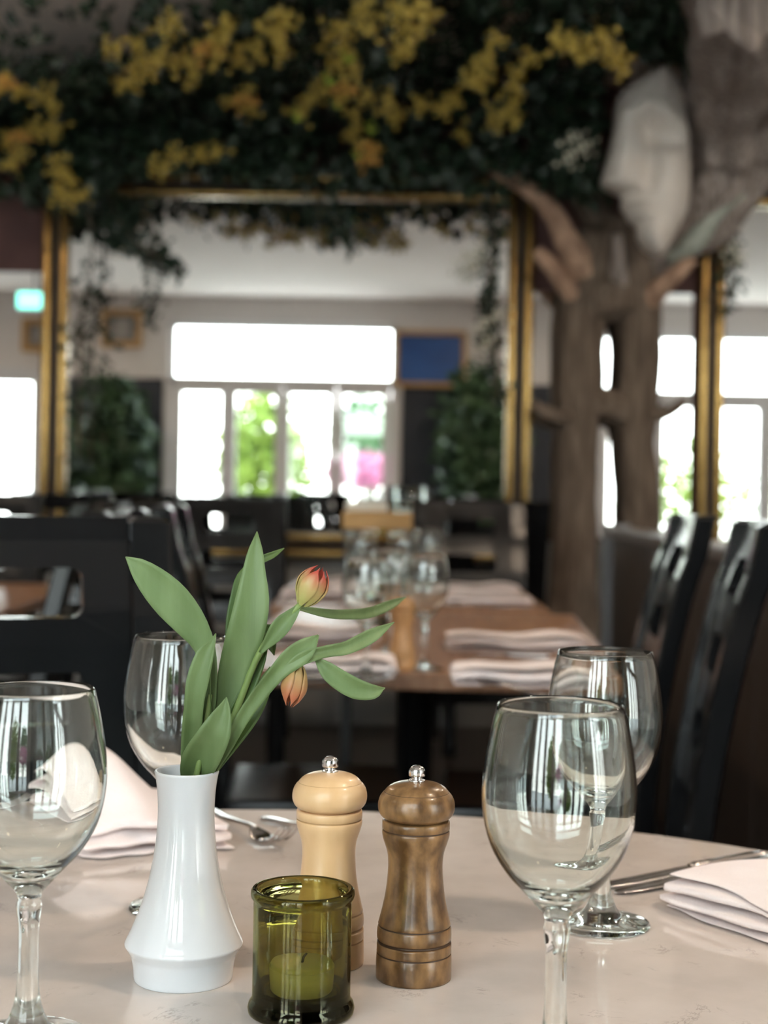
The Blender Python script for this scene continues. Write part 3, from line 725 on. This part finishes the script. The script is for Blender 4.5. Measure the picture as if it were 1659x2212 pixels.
# ------------------------------------------------------------------ cutlery
def strip_mesh(secs, n=30, ns=10):
    """secs: (x, half width, z of the centre, half thickness) -> closed flat bar."""
    q = cr(secs, n); bm = bmesh.new(); rings = []
    for x, h, z, t in q:
        h = max(h, .0003); t = max(t, .0003)
        rings.append([bm.verts.new((x, h*math.copysign(abs(math.cos(a))**.7, math.cos(a)), z+t*math.copysign(abs(math.sin(a))**.8, math.sin(a)))) for a in [2*PI*k/ns for k in range(ns)]])
    for a, b in zip(rings, rings[1:]):
        for k in range(ns): bm.faces.new((a[k], a[(k+1) % ns], b[(k+1) % ns], b[k]))
    bm.faces.new(rings[0][::-1]); bm.faces.new(rings[-1])
    return bm
HANDLE = [(0, .004, .003, .0012), (.006, .0092, .003, .0016), (.02, .0095, .0032, .0018), (.045, .0070, .0040, .0018), (.08, .0042, .0062, .0020), (.11, .0033, .0085, .0020)]
def make_fork():
    t = thing('fork', '', 'fork')
    obj('handle', strip_mesh(HANDLE+[(.128, .0034, .0085, .0018)]), STEEL, t, True)
    bm = strip_mesh([(.124, .0036, .0085, .0016), (.134, .0085, .0066, .0013), (.144, .0118, .0042, .0012), (.156, .0124, .0034, .0012)], 14)
    obj('fork_head', bm, STEEL, t, True)
    for k in range(4):
        y = (-1.5+k)*.0066
        path = cr([(.154, y, .0034), (.168, y, .0042), (.182, y*.98, .0085), (.194, y*.96, .0155), (.204, y*.95, .0245)], 10)
        obj('tine', tube(path, [.0021, .0021, .002, .002, .0019, .0018, .0016, .0014, .0011, .0007], 7, flat=.7), STEEL, t, True)
    return t
def make_knife():
    t = thing('knife', '', 'knife')
    bm = strip_mesh([(0, .005, .0045, .0025), (.005, .0085, .0045, .0040), (.018, .0092, .0045, .0044), (.05, .0080, .0045, .0042), (.085, .0068, .0045, .0040), (.095, .0060, .0045, .0034)])
    obj('handle', bm, STEEL, t, True)
    for x in (.005, .080, .088): obj('handle_band', tube([(x, .0075*math.cos(a), .0045+.0043*math.sin(a)) for a in [2*PI*i/12 for i in range(13)]], .0006, 5), STEEL, t, True)
    obj('blade', strip_mesh([(.092, .0055, .0045, .0016), (.105, .0085, .0036, .0012), (.14, .0100, .0026, .0010), (.18, .0098, .0022, .0009), (.20, .0070, .0022, .0008), (.210, .001, .0022, .0005)]), STEEL, t, True)
    return t
def make_spoon():
    t = thing('teaspoon', '', 'spoon')
    obj('handle', strip_mesh([(a*.78, b*.9, c, d) for a, b, c, d in HANDLE]), STEEL, t, True)
    vs, fs = [], []; n, m = 18, 13
    for i in range(n):
        u = i/(n-1); x = .083+.048*u; hw_ = .0155*math.sqrt(max(0, 1-(2*u-1)**2))*(1.08-.2*u)+.0008
        for j in range(m):
            v = -1+2*j/(m-1); vs.append(Vector((x, hw_*v, .0066-(.0056*math.sin(PI*u)**.8)*(1-v*v)+.0006)))
    k0 = len(vs)
    for q in list(vs): vs.append(q-Vector((0, 0, .0009)))
    for i in range(n-1):
        for j in range(m-1): a = i*m+j; f = (a, a+1, a+m+1, a+m); fs += [f, tuple(q+k0 for q in reversed(f))]
        for j in (0, m-1): a = i*m+j; fs.append((a, a+m, a+m+k0, a+k0))
    pyobj('bowl', vs, fs, STEEL, t, True, True)
    return t
fork0, knife0, spoon0 = make_fork(), make_knife(), make_spoon()
used = {}
def lay(src, A, B, label, z=0.7505, group=None):
    """lay a piece of cutlery with its handle end at A pointing to B."""
    d = Vector((B[0]-A[0], B[1]-A[1])); rz = math.atan2(d.y, d.x)
    if src.name not in used:
        used[src.name] = 1; o = src; o.location = (A[0], A[1], z); o.rotation_euler = (0, 0, rz); o['label'] = label
        if group: o['group'] = group
    else: o = copy_tree(src, (A[0], A[1], z), rz, label, group)
    return o
tipv = Vector((-.082, 1.408)); hd = Vector((.48, -.877))
fk = lay(fork0, tipv-hd*.204, tipv, 'fork lying between the white vase and the pale salt mill, tines raised', group='cutlery'); fk.location.z = .7515
a = T(568, 1773); lay(spoon0, (a.x, a.y), (a.x+.085, a.y-.090), 'teaspoon half hidden behind the pale salt mill', group='cutlery')
a = T(1652, 1858); b = T(1330, 1915); kn = lay(knife0, (a.x, a.y), (b.x, b.y), 'steel table knife behind the napkin at right, handle towards the table edge', group='cutlery')
a = T(1327, 1934); b = T(1540, 1893); dv = Vector((b.x-a.x, b.y-a.y)).normalized()
lay(knife0, (a.x+dv.x*.21, a.y+dv.y*.21), (a.x, a.y), 'butter knife with its handle tucked under the napkin at right', z=.7503, group='cutlery')
a = T(60, 1788); lay(fork0, (a.x-.17, a.y-.11), (a.x, a.y), 'fork seen through the wine glass at the left edge', group='cutlery')

# ------------------------------------------------------------------ napkins
def napkin(label, corner, e1, e2, L1, L2, layers=4, lh=0.0055, bump=None, amp=0.003, seed=1, z=0.75):
    """Folded cloth: layers zigzag across e2 (folds at the front edge), long along e1."""
    e1, e2 = Vector((*e1, 0)).normalized(), Vector((*e2, 0)).normalized(); rnd = random.Random(seed)
    ph = [rnd.uniform(0, 6) for _ in range(8)]
    prof = []                       # (t across 0..1, height, layer)
    nl = 12
    for k in range(layers):
        ts = [i/nl for i in range(nl+1)]
        if k % 2: ts = ts[::-1]
        f0 = 0.012*k + (0.02 if k % 2 else 0); f1 = 1-0.018*k
        for t in ts: prof.append((f0+(f1-f0)*t, 0.0022+lh*k, k))
        if k < layers-1:
            te = f1 if k % 2 == 0 else f0; s = 1 if k % 2 == 0 else -1
            for a in (-.5, 0, .5): prof.append((te+s*0.018*math.cos(a*PI*.9), 0.0022+lh*(k+.5+.5*math.sin(a*PI*.9)*.9), k+.5))
    nS = 30; vs, fs = [], []
    for i in range(nS+1):
        s = i/nS
        for t, h, k in prof:
            w1 = amp*(math.sin(s*9+ph[0]+k*.9)+.6*math.sin(s*21+ph[1]+k*1.7))
            hz = h*(1+0.10*math.sin(s*7+ph[2]+k))+0.35*amp*k*(math.sin(s*6+t*3+ph[3])*.5+.5)*.6
            if bump: hz += bump(s, t)*(0.25+0.75*k/(layers-1)) if k > 0.9 else 0.0
            sh = 0.006*math.sin(k*2.3+ph[4])
            p = Vector((corner[0], corner[1], z))+e1*(s*L1+sh*(0.5-s))+e2*(t*L2+w1*(1-t)*1.3)+Vector((0, 0, max(hz, .0015)))
            vs.append(p)
    m = len(prof)
    for i in range(nS):
        for j in range(m-1): a = i*m+j; fs.append((a, a+1, a+m+1, a+m))
    o = pyobj('napkin', [v-Vector((corner[0], corner[1], z)) for v in vs], fs, NAPKIN, None, True, True)
    o.location = (corner[0], corner[1], z)
    sm = o.modifiers.new('thick', 'SOLIDIFY'); sm.thickness = 0.0013; sm.offset = 0
    ss = o.modifiers.new('smooth', 'SUBSURF'); ss.levels = 1; ss.render_levels = 1
    tag(o, label, 'napkin', 'folded napkins'); return o
napkin('folded pinkish napkin at the right edge of the round table', T(1420, 1962)[:2], (.58, -.81), (.82, .57), .25, .15, 6, .0036, seed=4,
       bump=lambda s, t: .004*math.sin(PI*min(1, t*1.1))*(.4+.6*s)+.002*math.sin(6*s+3*t))
napkin('folded pinkish napkin standing up in a ridge behind the left wine glass', (-.266, 1.376), (.93, .37), (-.47, .88), .142, .185, 5, .0050, seed=9, amp=.0045,
       bump=lambda s, t: .052*math.exp(-((s-.30)/.36)**2)*(math.sin(PI*min(1, t*.72))**1.5)+.012*math.sin(PI*t)*(1-s))
NP = [((590, 1462), .22, .12, 'folded napkin at the nearest left place of the brown table', (1, -.02)),
      ((580, 1388), .24, .12, 'folded napkin at the farther left place of the brown table', (1, -.01)),
      ((978, 1482), .24, .13, 'folded napkin at the nearest right place of the brown table', (1, -.05)),
      ((968, 1405), .29, .13, 'folded napkin at the farther right place of the brown table', (1, -.06)),
      ((608, 1292), .20, .13, 'folded napkin at the nearest left place of the second brown table', (1, -.02)),
      ((640, 1272), .18, .12, 'folded napkin at the farther left place of the second brown table', (1, 0)),
      ((930, 1308), .30, .13, 'folded napkin at the nearest right place of the second brown table', (1, -.03)),
      ((950, 1284), .26, .12, 'folded napkin at the farther right place of the second brown table', (1, -.02))]
for i, ((px, py), L, dp, lb, e) in enumerate(NP):
    q = T(px, py, .7505); napkin(lb, (q.x, q.y), e, (0, 1), L, dp, 4, .0075, seed=20+i, amp=.004, bump=lambda s, t: .008*math.sin(PI*s)+.004*math.sin(9*s))
def onT(px, py): q = T(px, py); return (q.x, q.y)
CUT = [(fork0, (596, 1478), (760, 1478), 'fork at the nearest left place of the brown table'), (knife0, (600, 1466), (770, 1464), 'knife at the nearest left place of the brown table'),
       (knife0, (588, 1402), (730, 1398), 'knife at the farther left place of the brown table'),
       (fork0, (1180, 1508), (1030, 1478), 'fork at the nearest right place of the brown table'), (knife0, (1190, 1424), (1010, 1416), 'knife at the farther right place of the brown table'),
       (knife0, (615, 1301), (740, 1300), 'knife at the nearest left place of the second brown table'), (fork0, (1080, 1312), (960, 1311), 'fork at the nearest right place of the second brown table')]
for src, a, b, lb in CUT: lay(src, onT(*a), onT(*b), lb, group='cutlery')
# votive on the brown table
q = T(818, 1352); v2_ = jar.copy(); C.objects.link(v2_); v2_.location = (q.x, q.y, .7504); tag(v2_, 'small glass candle holder on the brown table behind its pepper mill', 'candle holder')

# ------------------------------------------------------------------ serving stand with glasses
sp_ = P(838, 1085, 6.05)
st = thing('serving_stand', 'narrow tan wooden serving stand behind the second table', 'stand', (sp_.x, sp_.y, 0))
obj('top', box(-.175, .175, -.16, .16, .93, 1.0, .006), TANWOOD, st)
for sx_ in (-1, 1):
    for sy_ in (-1, 1): obj('leg', box(sx_*.15-.018, sx_*.15+.018, sy_*.135-.018, sy_*.135+.018, 0, .93), DARKMETAL, st)
obj('shelf', box(-.168, .168, -.15, .15, .45, .47, .003), TANWOOD, st)
tr = obj('tray', box(-.165, .0, -.12, .12, 1.0005, 1.035, .008), mat('cream_tray', (.70, .68, .60), .5)); tr.location = (sp_.x, sp_.y, 0)
tag(tr, 'cream box on the left of the serving stand top', 'box')
tum = None
for i, (dx, dy) in enumerate(((.03, -.08), (.10, -.09), (.06, .02), (.14, .0))):
    if tum is None:
        tum = obj('tumbler', lathe([(0, 0), (.030, 0), (.034, .10), (.0325, .10), (.0285, .008), (0, .008)], 28), GLASS, None, True); o = tum
    else: o = tum.copy(); C.objects.link(o)
    o.location = (sp_.x+dx, sp_.y+dy, 1.0005); tag(o, 'clear tumbler on the serving stand, '+('nearest the cream box', 'front right corner', 'behind the one by the cream box', 'rear right')[i], 'glass', 'tumblers on the serving stand')

# ------------------------------------------------------------------ wooden partition on the right
pt = thing('wooden_partition', 'low dark wooden partition running back behind the right chairs', 'partition', (0.93, 1.4, 0))
for i in range(6):
    obj('panel', box(0, .05, i*.8+.004, i*.8+.796, 0.0, .91, .006), PARTWOOD, pt)
obj('cap', box(-.025, .075, -.01, 4.83, .91, .95, .006), CAPWOOD, pt)
obj('end_post', box(-.03, .08, 4.82, 4.90, 0, .96, .004), mat('grey_post', (.25, .26, .28), .4), pt)

# ------------------------------------------------------------------ artificial tree with mask
TD = 6.85
tree = thing('artificial_tree', 'artificial tree with twin brown trunks in front of the mirrors', 'tree', (P(1310, 1200, TD).x, TD, 0))
def tp(pts, d): return [P(a, b, d+dd)-tree.location for a, b, dd in pts]
def limb(name, pts, rad, m, n=40, seg=36, ridge=.05, d=TD, nr=7):
    q = cr([(*p, r) for p, r in zip(pts, rad)], n)
    path = tp([(a, b, c) for a, b, c, r in q], d)
    return obj(name, tube(path, [r*d/F for _, _, _, r in q], seg, None, ridge, nr), m, tree, True)
zb = (CY+CAMZ*F/TD)
limb('trunk', [(1225, zb-20, 0), (1232, 1400, 0), (1240, 1250, 0), (1246, 1080, 0), (1250, 960, 0), (1254, 820, 0), (1258, 700, 0), (1272, 600, .0), (1300, 520, .02)], [74, 64, 52, 44, 42, 50, 50, 58, 60], BARK, 56)
limb('trunk', [(1378, zb-20, .02), (1384, 1250, .02), (1384, 1080, .02), (1376, 960, .0), (1376, 880, 0), (1384, 760, 0), (1376, 660, 0), (1354, 570, 0), (1345, 480, .02)], [56, 44, 42, 38, 46, 45, 50, 60, 60], BARK, 56)
limb('trunk_bridge', [(1240, 900, 0), (1290, 870, -.02), (1335, 884, -.02), (1385, 905, 0)], [30, 34, 34, 30], BARK, 16)
limb('trunk_bridge', [(1250, 660, 0), (1310, 640, -.04), (1370, 650, 0)], [40, 56, 40], BARK, 16)
limb('bough', [(1360, 560, .05), (1440, 520, -.0), (1530, 440, -.1), (1588, 320, -.22), (1612, 180, -.55), (1632, 60, -1.05), (1642, -60, -1.6)], [62, 60, 78, 98, 106, 112, 116], BARK_L, 50, 64, .10, nr=9)
limb('branch', [(1270, 600, -.05), (1225, 520, -.10), (1190, 455, -.12), (1135, 405, -.15), (1090, 380, -.16), (1040, 352, -.16)], [34, 28, 21, 18, 14, 9], BARK_R, 30, 20, .05)
limb('branch', [(1240, 640, -.05), (1205, 590, -.12), (1172, 556, -.16), (1160, 538, -.17)], [24, 20, 17, 10], BARK_R, 14, 16)
limb('branch', [(1400, 650, -.05), (1440, 610, -.12), (1480, 575, -.16), (1500, 560, -.17)], [26, 20, 16, 10], BARK_R, 14, 16)
limb('branch', [(1338, 620, -.1), (1336, 560, -.15), (1334, 505, -.17)], [22, 16, 10], BARK_L, 12, 14)
limb('branch', [(1240, 900, -.02), (1205, 900, -.08), (1170, 885, -.1), (1150, 868, -.1)], [22, 18, 14, 9], BARK, 12, 14)
limb('branch', [(1385, 895, -.02), (1430, 895, -.08), (1465, 878, -.1), (1482, 862, -.1)], [20, 14, 11, 7], BARK, 12, 14)
limb('branch', [(1450, 560, -.1), (1500, 520, -.2), (1550, 462, -.24), (1610, 415, -.26)], [16, 24, 13, 7], LICHEN, 18, 18)
limb('branch', [(1320, 520, .1), (1250, 400, .12), (1160, 250, .15), (1060, 150, .15)], [40, 34, 26, 18], BARK, 20, 16)
# mask: profile silhouette on its left edge, real depth towards the camera
prof = [(155, 1418, 1448), (165, 1398, 1458), (185, 1366, 1470), (205, 1340, 1477), (235, 1327, 1482), (265, 1325, 1484), (290, 1322, 1486), (320, 1316, 1488), (350, 1309, 1490), (380, 1301, 1491), (396, 1297, 1491), (408, 1304, 1491),
        (417, 1322, 1490), (424, 1340, 1489), (436, 1342, 1488), (446, 1340, 1486), (456, 1344, 1483), (464, 1352, 1480), (472, 1354, 1476), (482, 1362, 1471), (492, 1374, 1466), (506, 1375, 1459), (520, 1378, 1451), (534, 1386, 1443), (546, 1400, 1432), (551, 1410, 1424)]
md = 6.40; mq = cr(prof, 70); mo = P(1400, 380, md)
vs, fs = [], []; nU = 30
def gau(x, s): return math.exp(-(x/s)**2)
for (py, xl, xr) in mq:
    for j in range(nU):
        u = j/(nU-1); px = xl+(xr-xl)*u
        b = 0.15*math.sin(PI*min(1, .06+u*.94))**.65*(0.72+0.28*math.sin(PI*min(1, max(0, (py-150)/405))))   # overall bulge
        b += 0.045*gau(px-(1330-(py-300)*.10), 34)*(1 if 255 < py < 412 else max(0, 1-min(abs(py-255), abs(py-412))/14))       # nose
        b += 0.030*gau(py-(238+max(0, px-1370)*.42), 20)*gau(px-1415, 70)                                                      # brow ridge
        b -= 0.050*gau(py-(292+max(0, px-1370)*.22), 26)*gau(px-1412, 46)                                                      # eye socket
        b += 0.022*gau(py-290, 12)*gau(px-1415, 26)                                                                            # closed eyelid
        b += 0.026*gau(py-372, 50)*gau(px-1450, 36)                                                                            # cheek
        b += 0.020*gau(py-450, 7)*gau(px-1368, 26)+0.020*gau(py-472, 8)*gau(px-1376, 26)-0.014*gau(py-461, 4)*gau(px-1370, 28)   # lips
        b += 0.020*gau(py-520, 18)*gau(px-1400, 26)                                                                            # chin
        b -= 0.016*gau(py-425, 8)*gau(px-1350, 20)
        b -= 0.030*gau(px-(1397-(py-300)*.05), 15)*(1 if 262 < py < 400 else max(0, 1-min(abs(py-262), abs(py-400))/30))               # crease between nose and cheek
        b0 = 0.15*math.sin(PI*min(1, .06+u*.94))**.65*(0.72+0.28*math.sin(PI*min(1, max(0, (py-150)/405))))
        b = b0+1.9*(b-b0); p = P(px, py, md); vs.append(p-Vector((0, b, 0))-mo)
k0 = len(vs)
for q in list(vs): vs.append(Vector((q.x, max(q.y, -.02)*0+0.02, q.z)))
nV = len(mq)
for i in range(nV-1):
    for j in range(nU-1):
        a = i*nU+j; f = (a, a+1, a+nU+1, a+nU); fs += [f, tuple(q+k0 for q in reversed(f))]
    for j in (0, nU-1): a = i*nU+j; fs.append((a, a+nU, a+nU+k0, a+k0))
for i in (0, nV-1):
    for j in range(nU-1): a = i*nU+j; fs.append((a, a+1, a+1+k0, a+k0))
mk = pyobj('face_mask', vs, fs, PLASTER, None, True, True); mk.location = mo
tag(mk, 'large pale plaster mask of a face in profile hung on the tree', 'mask')

# ------------------------------------------------------------------ flowering garland over the mirrors
LOW = [(-60, 400), (60, 430), (110, 445), (170, 450), (230, 410), (260, 372), (500, 380), (620, 402), (760, 405), (940, 400), (1060, 425), (1130, 380), (1220, 420), (1300, 440), (1400, 330), (1500, 250), (1720, 120)]
def low(px):
    for (a, ya), (b, yb) in zip(LOW, LOW[1:]):
        if px <= b: return ya+(yb-ya)*(px-a)/(b-a)
    return LOW[-1][1]
def vd(px, py, d):
    m = 1.80*F/max(1, 1055-py)                  # stay under the ceiling
    return min(d, m*(random.uniform(.975, 1.0) if 1280 < px < 1530 and py < 125 else random.uniform(.955 if px > 850 else .86, 1.0)))
def dens(px, py):
    if py > low(px): return 0
    d = 1.0
    if px > 1500+.12*(300-py): return 0
    if 1290 < px < 1520: return (0.0 if 1310 < px < 1480 else 0.3) if py > 115 else 0.5
    if px < 300 and py < 150+0.05*px: d = 0.05 if py < 110 else 0.3
    elif 280 < px < 480 and py < 75: d = 0.2
    elif px < 60 and 330 < py < 470: d = 0.45
    return d
clus = {0: [(10, 185), (45, 195), (80, 208), (112, 218), (62, 285), (105, 272), (128, 280), (42, 322), (30, 355), (20, 300), (148, 392), (132, 365), (180, 420), (150, 425), (125, 415)],
        1: [(250, 100), (300, 98), (330, 140), (378, 142), (420, 165), (276, 185), (292, 150), (438, 112), (480, 58), (462, 92), (370, 46), (410, 130), (500, 222), (528, 206), (548, 240), (520, 130), (546, 104), (470, 110), (345, 120), (388, 332), (352, 358), (430, 335), (470, 330)],
        2: [(598, 48), (606, 92), (622, 40), (588, 70), (610, 115), (650, 240), (672, 215), (700, 192), (742, 62), (780, 18), (718, 82), (752, 105), (762, 150), (738, 204), (792, 202), (762, 246), (768, 285), (800, 322), (722, 130), (800, 60)],
        3: [(850, 20), (900, 12), (930, 32), (892, 62), (858, 112), (882, 92), (842, 215), (905, 222), (940, 232), (978, 218), (960, 238), (1000, 288), (850, 250)],
        4: [(1048, 128), (1030, 152), (1042, 182), (1080, 245), (1110, 215), (1062, 268), (1118, 172), (1140, 130), (1100, 245), (1020, 165), (1068, 90)],
        5: [(1208, 92), (1240, 106), (1280, 108), (1310, 112), (1340, 142), (1296, 78), (1262, 112), (1330, 120)]}
def blossom_mesh(nm, n, rnd, m, r=0.055):
    vs, fs = [], []
    for _ in range(n):
        c = Vector((rnd.gauss(0, .5)*r, rnd.gauss(0, .45)*r, rnd.gauss(0, .5)*r)); ax = Vector((rnd.gauss(0, 1), -abs(rnd.gauss(0, 1))-.4, rnd.gauss(0, .7))).normalized()
        s = ax.cross(Vector((0, 0, 1))).normalized(); u = s.cross(ax); R_ = rnd.uniform(.012, .019)
        for k in range(5):
            a = 2*PI*k/5; dr = s*math.cos(a)+u*math.sin(a); tg = -s*math.sin(a)+u*math.cos(a); b = len(vs)
            vs += [c, c+dr*R_*.6+tg*R_*.42+ax*.002, c+dr*R_+ax*.005, c+dr*R_*.6-tg*R_*.42+ax*.002]; fs.append((b, b+1, b+2, b+3))
    me = bpy.data.meshes.new(nm); me.from_pydata([tuple(v) for v in vs], [], fs); me.materials.append(m); return me
rb = random.Random(5)
BM = [blossom_mesh('blossom_cluster', 26, rb, YELLOW) for _ in range(3)]
BO = blossom_mesh('blossom_cluster', 22, rb, ORANGE); BL = blossom_mesh('blossom_cluster', 8, rb, LIME, .03); BC = blossom_mesh('blossom_cluster', 12, rb, CREAM, .05)
gl = ['leftmost, beside the frame edge', 'above the left half of the large mirror', 'drooping lowest above the middle of the large mirror', 'right of the drooping middle flowers', 'above the right end of the large mirror', 'between the large mirror and the plaster mask', 'behind the plaster mask and the pale bough']
bands = [(-60, 215), (215, 570), (570, 815), (815, 1010), (1010, 1180), (1180, 1390), (1390, 1700)]
for bi, (xa, xb) in enumerate(bands):
    cxp = P((xa+xb)/2, 200, 6.6)
    t = thing('flowering_vine', 'dark green vine with yellow blossoms '+gl[bi] if bi < 6 else 'dark leafy vine without blossoms '+gl[bi], 'vine', (cxp.x, 6.6, cxp.z), 0, 'garland over the mirrors')
    n = int((xb-xa)*7.0); pts = []
    while len(pts) < n:
        px, py = random.uniform(xa-15, xb+15), random.uniform(-130, 460)
        if random.random() < dens(px, py): pts.append(P(px, py, vd(px, py, random.uniform(6.42, 6.9)))-t.location)
    it = iter(pts)
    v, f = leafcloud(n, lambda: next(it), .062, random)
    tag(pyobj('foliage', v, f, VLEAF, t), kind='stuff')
    ym = [(xa-10, low(xa)-150-20*random.random()), ((xa*2+xb)/3, 200+40*random.random()), ((xa+2*xb)/3, 160+60*random.random()), (xb+10, low(xb)-150)]
    obj('vine_stem', tube([P(a, b, 6.7)-t.location for a, b in cr(ym, 14)], .012, 7), BARK, t, True)
    for (px, py) in clus.get(bi, []):
        dp = min(random.uniform(6.28, 6.4), 1.72*F/(1055-py)*.86)
        o = bpy.data.objects.new('blossom_cluster', random.choice(BM)); C.objects.link(o); o.parent = t
        o.location = P(px, py, dp)-t.location; o.rotation_euler = (random.uniform(-.4, .4), random.uniform(0, 6), random.uniform(-.4, .4)); s = random.uniform(.6, .9); o.scale = (s, s, s); o['kind'] = 'stuff'
    extra = {1: [(BO, 455, 105), (BO, 535, 215)], 2: [(BO, 798, 318), (BO, 800, 345), (BO, 748, 190), (BL, 752, 115), (BL, 712, 165), (BL, 730, 218), (BL, 802, 272), (BL, 642, 245), (BL, 775, 330)], 0: [(BO, 45, 295), (BO, 10, 178)],
             5: [(BC, 1240, 300), (BC, 1232, 345), (BC, 1265, 318)]}
    for me, px, py in extra.get(bi, []):
        o = bpy.data.objects.new('blossom_cluster', me); C.objects.link(o); o.parent = t; o.location = P(px, py, min(6.25, 1.72*F/(1055-py)*.85))-t.location; o['kind'] = 'stuff'; o.scale = (.8, .8, .8)
# leafy strands hanging down the mirror
def strand(label, pts, n, spread, flowers=()):
    c = P(pts[0][0], pts[0][1], 6.85)
    t = thing('hanging_vine_strand', label, 'vine', c, 0, 'strands hanging in front of the mirror')
    q = cr([(*p, 0) for p in pts], 40); pos = []
    for _ in range(n):
        a = random.choice(q); pos.append(P(a[0]+random.gauss(0, spread), a[1]+random.gauss(0, 12), 6.86+random.uniform(-.05, .06))-t.location)
    it = iter(pos); v, f = leafcloud(n, lambda: next(it), .05, random)
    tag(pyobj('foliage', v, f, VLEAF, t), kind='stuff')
    obj('vine_stem', tube([P(a, b, 6.86)-t.location for a, b, _ in cr([(*p, 0) for p in pts], 16)], .005, 6), BARK, t, True)
    for px, py in flowers:
        o = bpy.data.objects.new('blossom_cluster', BC); C.objects.link(o); o.parent = t; o.location = P(px, py, 6.8)-t.location; o.scale = (.8, .8, .8); o['kind'] = 'stuff'
strand('leafy vine strand hanging down the left side of the large mirror', [(190, 430), (200, 560), (178, 680), (172, 820), (170, 990)], 150, 16)
strand('leafy vine strand hanging before the small square picture in the mirror', [(300, 420), (330, 500), (320, 590), (310, 680)], 60, 14)
strand('leafy vine strand hanging from the top left corner of the large mirror', [(240, 430), (260, 480), (290, 520), (350, 560)], 130, 22)
strand('leafy vine strand with cream flowers down the right side of the large mirror', [(1060, 430), (1070, 520), (1058, 620), (1066, 720), (1078, 860)], 120, 14, ((1010, 555), (1040, 545), (1050, 700), (1056, 740), (1080, 680), (1030, 572)))
strand('short leafy vine strand over the middle of the large mirror', [(680, 420), (720, 470), (770, 520)], 90, 18)
strand('leafy vine strand on the left side of the right mirror', [(1590, 430), (1580, 560), (1572, 680)], 90, 14, ((1600, 560), (1590, 540)))
